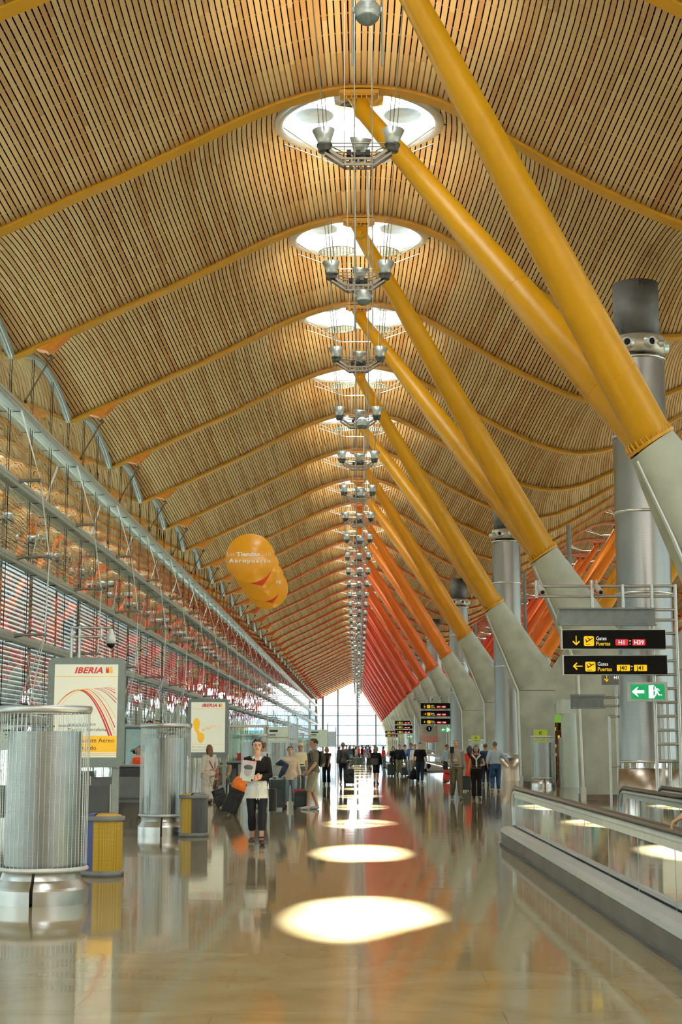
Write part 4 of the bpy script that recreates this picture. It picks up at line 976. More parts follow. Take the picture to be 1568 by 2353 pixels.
def person(label, x, y, H=1.75, rz=0., skin='fair', girth=1., legs=((-.1, 0, 0), (.1, 0, 0)), hands=((-.25, -.03, .82), (.25, -.03, .82)), lean=0., drop=0., head=(0, 0), curl=(.5, .5), top=None, bottom=None, skirt=None, shoes=(.03, .025, .02), hair=None, vox=.010, female=False, face=True, extra=None, group=None, kneeout=0., elbow=None, barefoot=False, palm=None, z=0.):
    t = thing('person', label, 'person', (x, y, z), rz, group); s = H/1.75
    def U(p):   # upper body transform
        p = np.array(p, float); q = p-V3(0, 0, .93); c, n = math.cos(R(lean)), math.sin(R(lean))
        return V3(q[0], q[1]*c-q[2]*n, q[1]*n+q[2]*c)+V3(0, 0, .93-drop)
    Hd = lambda p: U(p)
    def HDP(p): # head turn
        a, b_ = R(head[0]), R(head[1]); q = np.array(p, float)-V3(0, 0, 1.54)
        q = V3(q[0]*math.cos(a)-q[1]*math.sin(a), q[0]*math.sin(a)+q[1]*math.cos(a), q[2]); q = V3(q[0], q[1]*math.cos(b_)-q[2]*math.sin(b_), q[1]*math.sin(b_)+q[2]*math.cos(b_)); return U(q+V3(0, 0, 1.54))
    sk = mat('skin_'+skin, SKIN[skin], .5, var=.05, scale=9)
    fw = .94 if female else 1.; hw = 1.04 if female else 1.
    def torso(b, z0, z1, add=0., flare=0., taper=False):
        rows = [r for r in TORSO if z0 <= r[0] <= z1]; 
        def at(z): return tuple(np.interp(z, [q[0] for q in TORSO], [q[k] for q in TORSO]) for k in (1, 2, 3))
        zs = sorted(set([z0, z1]+[r[0] for r in rows])); P = []; RR = []
        for z_ in zs:
            rx, ry, yo = at(z_); g_ = girth if z_ < 1.42 else 1.; k = (hw if z_ < 1.0 else fw)
            if female and 1.2 < z_ < 1.34: ry += .022; yo -= .012
            if girth > 1.08 and 1.0 < z_ < 1.25: ry += .05*(girth-1)/.15*.5; yo -= .02
            f_ = flare*max(0, (1.05-z_)/.3)
            P.append(U((0, yo, z_))); RR.append((rx*k*g_+add+f_, ry*g_+add+f_))
        b.tube([p*s for p in P], [(r[0]*s, r[1]*s) for r in RR], 20, up=(0, -1, 0))
    # joints
    Sh = [U((sx*.178*fw*(1+.3*(girth-1)), .006, 1.405)) for sx in (-1, 1)]
    El = []; Wr = []
    for i in (0, 1):
        tgt = V3(*hands[i]); hint = V3(*(elbow[i] if elbow else ((-.35, .9, -.2) if i == 0 else (.35, .9, -.2))))
        e, w = ik(Sh[i], tgt, .285, .255, hint); El.append(e); Wr.append(w)
    Hp = [V3(sx*.092*hw, 0, .90-drop) for sx in (-1, 1)]; Kn = []; An = []
    for i in (0, 1):
        f = legs[i]; a = V3(f[0], f[1], .085+f[2]); hint = V3((-1 if i == 0 else 1)*kneeout, -1, .15); k_, w = ik(Hp[i], a, .425, .41, hint); Kn.append(k_); An.append(w)
    def leg(b, i, add=0., t1=1., flare=0., t0=0.):
        A, K, N = Hp[i], Kn[i], An[i]; g_ = girth
        pts = [(A+V3(0, 0, .03), .088*g_), (A+(K-A)*.3, .084*g_), (A+(K-A)*.7, .066*g_), (K, .054), (K+(N-K)*.28, .056), (K+(N-K)*.6, .044), (N, .035)]
        ts = [0, .15, .35, .5, .64, .8, 1.]; out = []
        for (p, r), q in zip(pts, ts):
            if q <= t1+1e-6: out.append((p, r+add+flare*max(0, q-.45)))
        if t1 not in ts:
            for k in range(6):
                if ts[k] < t1 < ts[k+1]: u = (t1-ts[k])/(ts[k+1]-ts[k]); out.append((pts[k][0]+(pts[k+1][0]-pts[k][0])*u, pts[k][1]+(pts[k+1][1]-pts[k][1])*u+add+flare*max(0, t1-.45)))
        b.tube([p*s for p, r in out], [r*s for p, r in out], 14, up=(1, 0, 0))
    def foot(b, i, add=0.):
        N = An[i]; f = legs[i]; lift = f[2]; pit = (.9 if lift > .03 else 0.) * min(1, lift/.12); d = V3((-.12 if i == 0 else .12), -math.cos(pit), -math.sin(pit)); d = unit(d)
        h = N+V3(0, .045, -.045); b.tube([(h+V3(0, 0, .02))*s, (N+d*.03+V3(0, 0, -.04))*s, (N+d*.12+V3(0, 0, -.052))*s, (N+d*.19+V3(0, 0, -.06))*s], [((.032+add)*s, (.036+add)*s), ((.038+add)*s, (.04+add)*s), ((.045+add)*s, (.028+add)*s), ((.025+add)*s, (.018+add*.6)*s)], 12, up=(0, 0, 1)); b.tube([N*s, (N+V3(0, .01, -.05))*s], [(.036+add*.5)*s, (.036+add)*s], 10)
    def arm(b, i, add=0., t1=1., cuff=0.):
        A, E, W = Sh[i], El[i], Wr[i]; g_ = 1+.5*(girth-1)
        pts = [(U((0, 0, 0))*0+A+(U((0, .0, 1.40))-A)*.35, .052*g_), (A, .052*g_), (A+(E-A)*.5, .046*g_), (E, .038*g_), (E+(W-E)*.3, .040*g_), (W, .026)]; ts = [-.1, 0, .25, .5, .65, 1.]; out = [(p, r+add) for (p, r), q in zip(pts, ts) if q <= t1+1e-6]
        if t1 not in ts:
            for k in range(5):
                if ts[k] < t1 < ts[k+1]: u = (t1-ts[k])/(ts[k+1]-ts[k]); out.append((pts[k][0]+(pts[k+1][0]-pts[k][0])*u, pts[k][1]+(pts[k+1][1]-pts[k][1])*u+add+cuff))
        b.tube([p*s for p, r in out], [r*s for p, r in out], 12)
    def hand(b, i):
        W = Wr[i]; d = unit(W-El[i]); ref = V3(*(palm[i] if palm else (1 if i == 0 else -1, 0, 0)))  # palm normal direction
        n = ref-d*(ref@d); n = unit(n); w = np.cross(d, n); sg = 1 if w[1] < 0 else -1; w = w*sg   # thumb side forward (-y)
        b.tube([(W-d*.01)*s, (W+d*.03)*s, (W+d*.085)*s], [(.024*s, .018*s), (.036*s, .017*s), (.040*s, .014*s)], 12, up=tuple(n))
        for k, (ln, off) in enumerate(((.072, 1.5), (.080, .5), (.076, -.5), (.058, -1.5))):
            p0 = W+d*.075+w*off*.0205; cu = curl[i]*(.9+.1*k); d1 = unit(d*math.cos(cu)+n*math.sin(cu)); p1 = p0+d1*ln*.5; d2 = unit(d*math.cos(cu*2.2)+n*math.sin(cu*2.2)); p2 = p1+d2*ln*.32; d3 = unit(d*math.cos(cu*3.)+n*math.sin(cu*3.)); p3 = p2+d3*ln*.25
            b.tube([p0*s, p1*s, p2*s, p3*s], [.0098*s, .0092*s, .0085*s, .0065*s], 8)
        p0 = W+d*.025+w*.026; p1 = p0+unit(d*.75+w*.6+n*.35)*.04; p2 = p1+unit(d*.9+w*.2+n*.5)*.03; b.tube([p0*s, p1*s, p2*s], [.013*s, .011*s, .008*s], 8)
    b = MB(); torso(b, .84, 1.55, 0)
    for i in (0, 1): leg(b, i); foot(b, i); arm(b, i); hand(b, i)
    b.tube([HDP((0, h[3], h[0]))*s for h in HEAD], [(h[1]*s, h[2]*s) for h in HEAD], 18, up=(0, -1, 0))
    b.tube([HDP((0, -.088, 1.652))*s, HDP((0, -.104, 1.625))*s, HDP((0, -.104, 1.607))*s, HDP((0, -.085, 1.60))*s], [.008*s, .012*s, .015*s, .010*s], 8)
    for sx in (-1, 1): b.sphere(HDP((sx*.077, .006, 1.628))*s, .02*s, 8, 6, sc=(.5, .8, 1.4))
    b.tube([HDP((-.022, -.082, 1.578))*s, HDP((.022, -.082, 1.578))*s], .009*s, 6)
    remeshed(b, 'body', sk, t, vox*s)
    if face:
        b = MB()
        for sx in (-1, 1):
            b.sphere(HDP((sx*.031, -.0865, 1.642))*s, .011*s, 8, 6, sc=(1.3, .6, .7)); 
        b.obj('eye', mat('eye_dark', (.03, .02, .015), .3), t)
        b = MB()
        for sx in (-1, 1): b.tube([HDP((sx*.048, -.083, 1.662))*s, HDP((sx*.032, -.092, 1.667))*s, HDP((sx*.016, -.094, 1.662))*s], .005*s, 5)
        b.obj('eyebrow', mat('brow_dark', (.04, .025, .015), .7), t)
        b = MB(); b.tube([HDP((-.022, -.0895, 1.579))*s, HDP((0, -.095, 1.581))*s, HDP((.022, -.0895, 1.579))*s], .006*s, 6); b.obj('mouth', mat('lips', (.36, .12, .10), .5), t)
    if bottom:
        b = MB(); torso(b, .84, bottom.get('waist', 1.03), bottom.get('add', .012))
        for i in (0, 1): leg(b, i, bottom.get('leg', .018), bottom.get('hem', .97), bottom.get('flare', 0))
        remeshed(b, bottom.get('name', 'trousers'), mat(bottom['mat'], bottom['c'], .8, var=.09, scale=14, bump=.4), t, .013*s)
        if bottom.get('belt'):
            b = MB(); rx, ry, yo = [np.interp(1.02, [q[0] for q in TORSO], [q[k] for q in TORSO]) for k in (1, 2, 3)]
            b.tube([U((0, yo, 1.0))*s, U((0, yo, 1.035))*s], [((rx*girth+.022)*s, (ry*girth+.03)*s)]*2, 20, up=(0, -1, 0)); b.obj('belt', M_black, t)
    if skirt:
        b = MB(); z0, z1, r0, r1 = skirt['z']; ry = skirt.get('ry', .75); b.tube([U((0, 0, z0))*s, (U((0, 0, (z0+z1)/2)))*s, V3(0, skirt.get('dy', 0), z1-drop)*s], [(r0*s, r0*ry*s), ((r0*.45+r1*.55)*s, (r0*.45+r1*.55)*ry*s), (r1*s, r1*ry*s)], 24, up=(0, -1, 0)); remeshed(b, 'skirt', mat(skirt['mat'], skirt['c'], .8, var=.12, scale=10, bump=.4), t, .013*s)
    if top:
        for tp in (top if isinstance(top, list) else [top]):
            b = MB(); torso(b, tp.get('hem', .93), tp.get('neck', 1.455), tp.get('add', .018), tp.get('flare', 0))
            if tp.get('sleeve', 1) > 0:
                for i in (0, 1): arm(b, i, tp.get('arm', .014), tp['sleeve'], tp.get('cuff', 0))
            if tp.get('front_open'):
                pass
            remeshed(b, tp.get('name', 'shirt'), mat(tp['mat'], tp['c'], tp.get('rough', .8), var=tp.get('var', .07), scale=tp.get('scale', 12), bump=.4), t, .012*s)
    if shoes:
        b = MB()
        for i in (0, 1): foot(b, i, .010)
        remeshed(b, 'shoes' if False else 'footwear', mat('shoe_%d_%d' % (int(shoes[0]*100), int(shoes[2]*100)), shoes, .5), t, .011*s)
    if hair:
        kind, c = hair; m = mat('hair_%s_%d_%d' % (kind[:3], int(c[0]*200), int(c[1]*200)), c, .55, var=.3, scale=25, bump=.5); b = MB(); n, mm = 28, 22; V = []; keep = {}
        long_ = {'short': .0, 'bob': .07, 'long': .22, 'bald': 0}[kind]
        for i in range(mm+1):
            th = PI*.78*i/mm
            for k in range(n):
                a = 2*PI*k/n; dx, dy, dz = math.sin(th)*math.cos(a), math.sin(th)*math.sin(a), math.cos(th)
                r_ = 1.+(.06 if kind != 'short' else 0)*max(0, -dz+.3)
                V.append(HDP((dx*.086*r_, .006+dy*.105*r_, 1.655+dz*.108*(1 if dz > 0 else 1.15)))*s)
                front = -dy; keep[i, k] = not (front > .30 and dz < .52-.12*abs(dx)) and not (kind == 'short' and dz < -.35-.3*dy*0) and not (abs(dx) > .75 and dz < -.15 and kind == 'short') and not (kind == 'bald' and dz > .4)
        F = [(i*n+k, (i+1)*n+k, (i+1)*n+(k+1) % n, i*n+(k+1) % n) for i in range(mm) for k in range(n) if keep[i, k] and keep[i+1, k] and keep[i, (k+1) % n]]
        b.add(V, F, 0, True)
        if long_:
            L_ = long_
            b.tube([HDP((0, .045, 1.70))*s, HDP((0, .07, 1.60))*s, HDP((0, .085, 1.53-L_*.3))*s, HDP((0, .10, 1.50-L_))*s], [(.07*s, .04*s), (.085*s, .045*s), (.08*s, .04*s), (.04*s, .02*s)], 14, up=(0, 1, 0))
            for sx in (-1, 1): b.tube([HDP((sx*.07, .0, 1.68))*s, HDP((sx*.088, .005, 1.61))*s, HDP((sx*.078, .02, 1.54-L_*.35))*s], [.022*s, .03*s, .018*s], 8)
        o = b.obj('hair', m, t); sd = o.modifiers.new('thick', 'SOLIDIFY'); sd.thickness = .008*s; sd.offset = 1 if False else 0
    if extra: extra(t, s, dict(Sh=Sh, El=El, Wr=Wr, Hp=Hp, Kn=Kn, An=An, U=U, H=HDP))
    return t
def px(x, Y): return (x-823)/3500*Y

def suitcase(label, x, y, c, rz=0., tilt=0., w=.42, h=.62, d=.24, name='suitcase', handle=True, ry=0., red=None, group=None):
    t = thing(name, label, 'suitcase', (x, y, 0), rz, group); t.rotation_euler = (R(tilt), R(ry), rz)
    b = MB(); b.rbox((0, 0, .06+h/2), (w, d, h), .05, 'z'); b.obj('shell', mat('case_%d_%d' % (int(c[0]*500), int(c[1]*500)), c, .6, bump=.2, scale=30), t)
    b = MB(); b.rbox((0, -d/2-.02, .06+h*.38), (w*.86, .05, h*.55), .02, 'y'); b.rbox((0, -d/2-.01, .06+h*.8), (w*.8, .04, h*.2), .02, 'y'); b.obj('pocket', mat('case_pocket_%d' % int(c[0]*500), tuple(k*.8 for k in c), .6), t)
    if red:
        b = MB(); b.rbox((0, 0, .06+h*.86), (w*1.02, d*1.03, h*.22), .05, 'z'); b.obj('lid_panel', mat('case_red', red, .6), t)
    for sx in (-1, 1):
        b = MB(); b.lathe([(.001, -.015), (.035, -.015), (.035, .015), (.001, .015)], 14, (0, 0, 0), axis='y'); o = b.obj('wheel', M_black, t, (sx*w*.38, d*.3, .035)); o.rotation_euler = (0, 0, PI/2)
        b = MB(); b.box((sx*w*.38, -d*.35, .03), (.03, .03, .06)); b.obj('foot', M_black, t)
    if handle:
        b = MB()
        for sx in (-.1, .1): b.tube([(sx, d*.35, h), (sx, d*.35, h+.42)], .008, 6)
        b.tube([(-.1, d*.35, h+.42), (.1, d*.35, h+.42)], .014, 8); b.obj('pull_handle', M_alu if False else mat('handle_grey', (.2, .2, .2), .4, metal=.5), t)
    return t

BLK = (.008, .008, .009)
# 1 woman with black cardigan
def cardi(t, s, J):
    U = J['U']
    # open shirt collar and loose blouse hem
    b = MB(); 
    for sx in (-1, 1):
        b.add([tuple(U(p)*s) for p in ((sx*.055, -.075, 1.475), (sx*.085, -.095, 1.445), (sx*.03, -.142, 1.30), (sx*.008, -.138, 1.27), (sx*.02, -.10, 1.42))], [(0, 1, 2, 3, 4)])
    o = b.obj('collar', mat('blouse_white', (.78, .78, .74), .8), t); sd = o.modifiers.new('t', 'SOLIDIFY'); sd.thickness = .008
    b = MB(); b.add([tuple(U(p)*s) for p in ((-.045, -.118, 1.445), (.045, -.118, 1.445), (.008, -.135, 1.30), (-.008, -.135, 1.30))], [(0, 3, 2, 1)]); o = b.obj('neckline_skin', mat('skin_fair', SKIN['fair']), t)
    b = MB()
    for k, (x0, x1) in enumerate(((-.02, .03), (.02, -.01))): b.tube([tuple(V3(x0, -.15, 1.0)*s), tuple(V3(x1, -.17, .88)*s), tuple(V3(x1+.01, -.165, .74)*s)], [.012, .01, .006], 6)
    b.obj('ribbon', mat('blouse_white', (.78, .78, .74), .8), t)
    b = MB()
    for i in (0, 1):
        N = J['An'][i]
        for dz in (.045, .03): b.tube([tuple((N+V3(.036*math.cos(a), .036*math.sin(a), dz))*s) for a in np.linspace(0, 2*PI, 13)], .007, 5, cap=False)
    b.obj('ankle_strap', M_black, t)
person('woman in black cardigan over white blouse, holding a magazine to her chest', px(594, 26.35), 26.35, 1.76, R(3), 'fair', .96, legs=((-.075, .14, .02), (.085, -.16, 0)), hands=((-.02, -.27, 1.13), (.03, -.26, 1.10)), curl=(.75, .75), elbow=((-.9, .5, -.5), (.9, .5, -.5)), palm=((1, .3, .2), (-1, .3, .2)),
       top=[dict(mat='blouse_white', c=(.78, .78, .74), hem=.90, neck=1.44, add=.014, sleeve=0, name='blouse'), dict(mat='cardigan_black', c=(.010, .009, .010), hem=.955, neck=1.43, add=.026, sleeve=.92, arm=.022, name='cardigan')],
       skirt=dict(mat='blouse_white', c=(.78, .78, .74), z=(1.06, .765, .16, .225), ry=.78), bottom=dict(mat='capri_black', c=(.018, .020, .026), leg=.012, hem=.82, flare=.02), shoes=(.06, .03, .02), hair=('short', (.015, .01, .008)), female=True, extra=cardi, vox=.009, head=(4, 2))
t = thing('magazine', 'magazine with a grey portrait cover held by the woman in the black cardigan', 'magazine', (px(594, 26.35)-.13, 26.05, 1.25), R(8)); t.rotation_euler = (R(-14), R(6), R(-6))
b = MB(); b.box((0, 0, 0), (.24, .012, .31)); b.obj('cover', mat('mag_cover', (.55, .55, .53), .25), t)
b = MB(); b.box((0, -.008, .13), (.24, .003, .05), 1); b.sphere((.0, -.002, -.03), .075, 14, 10, 0, sc=(1, .12, 1.25)); b.sphere((.0, -.004, .04), .08, 14, 10, 2, sc=(1.05, .12, .6)); b.box((0, -.008, -.17), (.15, .004, .05), 3); b.obj('cover_print', [mat('mag_face', (.30, .30, .30), .4), mat('mag_pink', (.62, .40, .42), .4), M_dark, mat('mag_green', (.55, .70, .60), .3)], t)
t = thing('shoulder_bag', 'black handbag with a strap on the left side of the woman in the black cardigan', 'bag', (px(594, 26.35)+.27, 26.4, 0), 0)
b = MB(); b.rbox((0, 0, .74), (.12, .28, .38), .04, 'z'); b.obj('bag_body', M_black, t); b = MB(); b.tube([(-.05, .05, .9), (-.1, .03, 1.25), (-.1, 0, 1.52)], .012, 6); b.obj('strap', M_black, t)

# 2 man behind
person('man in a striped shirt standing half hidden behind the woman in the black cardigan', px(606, 41.5), 41.5, 1.80, R(-150), 'tan', 1.05, hands=((-.20, -.30, .98), (.32, -.15, .9)), top=dict(mat='striped_white', c=(.62, .64, .66), sleeve=.42, hem=.93), bottom=dict(mat='navy_denim', c=(.03, .04, .07)), hair=('bald', (.10, .06, .04)), shoes=(.35, .34, .33))
suitcase('dark green upright suitcase in front of the woman in the beige sweater', px(641, 40.6), 40.6, (.012, .03, .028), R(8), w=.40, h=.72, d=.3)
t = thing('draped_jacket', 'dark blue jacket draped over the handle of the dark green suitcase', 'jacket', (px(648, 40.6), 40.68, 0), 0)
b = MB(); b.tube([(-.12, .1, 1.16), (0, .02, 1.22), (.13, -.02, 1.14), (.06, -.08, .98), (-.05, -.06, .84)], [.05, .085, .09, .08, .04], 12); remeshed(b, 'fabric', mat('jacket_blue', (.03, .045, .07), .8, var=.2, bump=.4), t, .014)

# 3 woman with beige sweater
person('woman in a beige sweater and light blue cropped jeans standing beside the green suitcase', px(669, 41.6), 41.6, 1.64, R(4), 'fair', 1.08, legs=((-.12, 0, 0), (.13, -.03, 0)), hands=((-.22, -.26, 1.02), (.31, -.02, .80)), top=dict(mat='sweater_beige', c=(.58, .49, .37), hem=.80, flare=.03, sleeve=.95, add=.026, arm=.02, name='sweater', neck=1.43), bottom=dict(mat='jeans_pale', c=(.16, .23, .27), hem=.86, flare=.05), shoes=(.05, .03, .025), hair=('short', (.02, .012, .01)), female=True)
suitcase('black and red suitcase behind the legs of the man in shorts', px(694, 41.0), 41.0, (.012, .012, .012), R(0), w=.36, h=.46, d=.24, red=(.55, .02, .02))
# 4 hat man
def hat(t, s, J):
    b = MB(); c = J['H']((0, .005, 1.70))*s; b.lathe([(.001, .085), (.06, .09), (.085, .06), (.092, 0), (.15, -.01), (.175, .004), (.15, -.018), (.088, -.012)], 24, tuple(c)); b.obj('straw_hat', mat('straw', (.70, .60, .36), .8), t)
person('man in a straw hat and pale yellow shirt behind the woman in beige', px(692, 54.5), 54.5, 1.72, R(20), 'tan', 1.05, hands=((-.18, -.28, 1.0), (.28, .02, .86)), top=dict(mat='shirt_paleyellow', c=(.80, .76, .52), sleeve=.42, hem=.97, add=.028), bottom=dict(mat='jeans_slate', c=(.07, .11, .13), belt=True), hair=('short', (.02, .015, .012)), extra=hat, head=(-20, 0))
# 5 man in shorts with backpack, side view facing left
def backpack(t, s, J):
    b = MB(); b.tube([J['U']((0, .16, 1.06))*s, J['U']((0, .20, 1.15))*s, J['U']((0, .21, 1.30))*s, J['U']((0, .17, 1.44))*s], [(.13*s, .07*s), (.165*s, .11*s), (.16*s, .10*s), (.10*s, .05*s)], 16, up=(0, -1, 0)); remeshed(b, 'backpack', mat('pack_black', (.016, .013, .012), .6, bump=.4), t, .013)
    b = MB()
    for sx in (-.11, .11): b.tube([J['U']((sx, .13, 1.44))*s, J['U']((sx, .0, 1.475))*s, J['U']((sx, -.125, 1.36))*s, J['U']((sx*1.3, -.10, 1.2))*s, J['U']((sx*1.4, .05, 1.1))*s], .018, 6)
    b.obj('backpack_strap', M_black, t)
person('man in grey polo shirt and khaki shorts with a black backpack, in profile', px(722, 40.8), 40.8, 1.84, R(-78), 'tan', 1.06, legs=((-.1, .12, 0), (.1, -.16, 0)), hands=((-.2, -.16, .93), (.2, -.16, .93)), top=dict(mat='polo_grey', c=(.115, .115, .088), sleeve=.42, hem=.90, add=.03, arm=.026), bottom=dict(mat='shorts_khaki', c=(.25, .235, .17), hem=.56, leg=.035, flare=.05, name='shorts'), shoes=(.50, .49, .46), hair=('short', (.012, .009, .007)), extra=backpack)
# 6..
person('woman in a dark sleeveless top and dark trousers standing in the middle distance', px(752, 67), 67, 1.62, R(-5), 'tan', .98, hands=((-.10, -.25, .92), (.12, -.25, .92)), top=dict(mat='vest_brown', c=(.03, .018, .014), sleeve=.12, hem=.88, flare=.03), bottom=dict(mat='trousers_blk', c=BLK, flare=.06), hair=('bob', (.35, .20, .09)), female=True)
person('man in a dark jacket and slim trousers walking away with a wheeled suitcase', px(789, 67), 67, 1.80, PI+R(4), 'tan', 1.05, legs=((-.08, -.16, 0), (.09, .20, .04)), hands=((-.27, .02, .84), (.24, .08, .80)), top=dict(mat='leather_dark', c=(.02, .021, .022), sleeve=.97, hem=.90, add=.035, arm=.028, rough=.45, name='jacket'), bottom=dict(mat='slim_slate', c=(.03, .034, .037), leg=.006), hair=('short', (.14, .10, .07)), shoes=(.45, .44, .40), face=False)
suitcase('black wheeled suitcase rolling beside the man in the dark jacket', px(803.5, 66.6), 66.6, (.008, .008, .009), R(0), w=.42, h=.62, d=.26)
def handbag(t, s, J):
    b = MB(); b.rbox(tuple(J['U']((.05, .20, 1.05))*s), (.34, .12, .26), .03, 'y'); b.obj('handbag', mat('bag_dark', (.03, .025, .022), .5), t)
person('woman in a black suit jacket and skirt walking away down the hall', px(864, 67.8), 67.8, 1.64, PI-R(6), 'tan', 1.0, legs=((-.05, -.16, 0), (.06, .18, .05)), hands=((-.24, -.08, .9), (.26, .10, .82)), top=dict(mat='suit_black', c=(.008, .008, .009), sleeve=.96, hem=.84, add=.03, arm=.022, name='jacket'), skirt=dict(mat='skirt_black', c=(.009, .009, .010), z=(1.0, .52, .165, .165)), hair=('bob', (.16, .10, .05)), shoes=BLK, female=True, face=False, extra=handbag)
person('man in a black shirt and dark jeans walking toward the camera', px(964, 69.4), 69.4, 1.80, R(-8), 'fair', 1.02, legs=((-.1, .12, .02), (.1, -.2, 0)), hands=((-.33, -.05, .86), (.33, -.08, .88)), top=dict(mat='shirt_black', c=(.006, .006, .008), sleeve=.45, hem=.92, add=.028), bottom=dict(mat='jeans_dark', c=(.012, .024, .05), leg=.022), hair=('short', (.03, .02, .015)))
t = thing('dark_bundle', 'dark jacket carried in the left hand of the man in the black shirt', 'jacket', (px(983, 69.2), 69.2, .0), 0)
b = MB(); b.tube([(0, 0, .88), (.02, 0, .78), (-.03, 0, .66)], [.05, .10, .05], 10); remeshed(b, 'fabric', mat('bundle_dark', BLK, .8), t, .014)
t = thing('black_holdall', 'black holdall carried on the right of the man in the black shirt', 'bag', (px(949, 70), 70, .0), 0)
b = MB(); b.tube([(0, 0, .16), (0, 0, .3), (0, 0, .48), (0, 0, .68)], [(.18, .12), (.2, .13), (.14, .08), (.03, .03)], 14, up=(0, 1, 0)); remeshed(b, 'fabric', mat('bundle_dark', BLK, .8), t, .016)
person('large man in a navy jacket and khaki trousers facing the camera near the far walkway', px(917, 88), 88, 1.74, 0, 'fair', 1.18, hands=((-.36, -.05, .86), (.38, -.02, .86)), top=dict(mat='jacket_navy', c=(.010, .013, .022), sleeve=.97, hem=.86, add=.04, arm=.035, name='jacket'), bottom=dict(mat='khaki_green', c=(.17, .16, .09), leg=.03), hair=('short', (.04, .03, .02)), vox=.014)
person('man in a bright blue jacket and pale jeans near the far walkway', px(943, 84), 84, 1.80, R(-40), 'tan', 1.0, hands=((-.12, -.28, 1.22), (.25, -.1, .95)), top=dict(mat='jacket_blue2', c=(.05, .15, .40), sleeve=.95, hem=.88, add=.035, arm=.03, name='jacket'), bottom=dict(mat='jeans_sky', c=(.28, .36, .43), leg=.02), hair=('short', (.04, .03, .02)), vox=.014)
person('grey-haired man in a grey shirt and brown trousers carrying a folded tripod', px(1045, 48.45), 48.45, 1.83, R(6), 'fair', 1.04, legs=((-.1, .16, .02), (.1, -.18, 0)), hands=((-.10, -.20, 1.15), (.30, .04, .84)), top=dict(mat='shirt_greige', c=(.32, .30, .24), sleeve=.95, hem=.96, add=.03, arm=.026), bottom=dict(mat='trousers_olive', c=(.105, .092, .06), leg=.03, belt=True), hair=('short', (.22, .20, .18)), shoes=(.10, .09, .08))
t = thing('folded_tripod', 'folded camera tripod held up by the grey-haired man', 'tripod', (px(1034, 48.2), 48.2, 0), 0)
b = MB()
for dx in (-.02, .02, 0): b.tube([(dx, 0, .95), (dx*1.2+.02, 0, 1.45)], .012, 6)
b.obj('leg_bundle', M_mid, t); b = MB(); b.rbox((.03, 0, 1.53), (.13, .13, .2), .03, 'z'); b.obj('camera_head', M_black, t)
def scarf(t, s, J):
    b = MB(); U = J['U']
    for sx in (-1, 1): b.tube([U((sx*.11, .06, 1.43))*s, U((sx*.13, -.04, 1.44))*s, U((sx*.07, -.125, 1.38))*s, U((sx*.01, -.145, 1.30))*s], .026, 8)
    b.tube([U((.0, -.15, 1.31))*s, U((.01, -.15, 1.05))*s], [.03, .024], 8); b.obj('knotted_sweater', mat('sweater_cream', (.66, .62, .50), .8), t)
    b = MB()
    for z_ in (1.02, 1.10, 1.18): b.tube([U((.172*math.cos(a), .13*math.sin(a), z_))*s for a in np.linspace(0, 2*PI, 25)], .006, 5, cap=False)
    b.obj('stripe', mat('stripe_grey', (.25, .24, .21), .8), t)
person('woman in a dark striped top with a cream sweater knotted over her shoulders', px(1091, 48.46), 48.46, 1.66, R(-4), 'tan', 1.0, legs=((-.08, .1, 0), (.09, -.16, 0)), hands=((-.26, -.03, .84), (.20, -.2, 1.12)), top=dict(mat='top_dark', c=(.022, .018, .016), sleeve=.14, hem=.92, add=.016), bottom=dict(mat='trousers_blk2', c=(.012, .010, .009), flare=.05), hair=('bob', (.012, .009, .008)), female=True, extra=scarf, shoes=(.05, .03, .02))
person('man in a light blue shirt and blue jeans walking away beside the pier', px(1134, 56.3), 56.3, 1.80, PI-R(5), 'tan', 1.08, legs=((-.1, -.05, 0), (.11, .12, .02)), hands=((-.46, -.05, .98), (.27, -.06, .92)), top=dict(mat='shirt_lightblue', c=(.40, .48, .56), sleeve=.8, hem=.97, add=.03, arm=.026), bottom=dict(mat='jeans_blue', c=(.025, .065, .15), leg=.03, belt=True), hair=('short', (.05, .045, .04)), shoes=(.16, .12, .08), face=False)
person('woman in a red dress walking behind the woman in the striped top', px(1076, 58), 58, 1.66, R(170), 'tan', 1.0, legs=((-.06, -.1, 0), (.07, .15, .03)), top=dict(mat='dress_red', c=(.62, .04, .02), sleeve=.3, hem=.88), skirt=dict(mat='dress_red', c=(.62, .04, .02), z=(1.0, .5, .17, .20)), hair=('long', (.012, .01, .009)), female=True, face=False, vox=.013)
suitcase('small dark suitcase between the grey-haired man and the woman in the striped top', px(1067, 57), 57, (.012, .012, .02), 0, w=.36, h=.5, d=.24, handle=False)
person('person in a light blue shirt leaning behind the grey-haired man', px(1019, 74), 74, 1.74, R(60), 'tan', 1.0, lean=12, top=dict(mat='shirt_sky', c=(.30, .48, .62), sleeve=.42, hem=.95), bottom=dict(mat='trousers_char', c=(.03, .03, .035)), hair=('short', (.03, .02, .015)), vox=.014)
suitcase('red suitcase beside the person in the light blue shirt', px(1025, 72), 72, (.60, .03, .03), 0, w=.34, h=.5, d=.22, handle=False)
person('person in a navy shirt walking between the striped-top woman and the man in jeans', px(1112, 66), 66, 1.74, R(175), 'tan', 1.05, top=dict(mat='shirt_navy2', c=(.02, .035, .09), sleeve=.42, hem=.95), bottom=dict(mat='trousers_blue3', c=(.02, .03, .06)), hair=('short', (.03, .02, .015)), vox=.014, face=False)
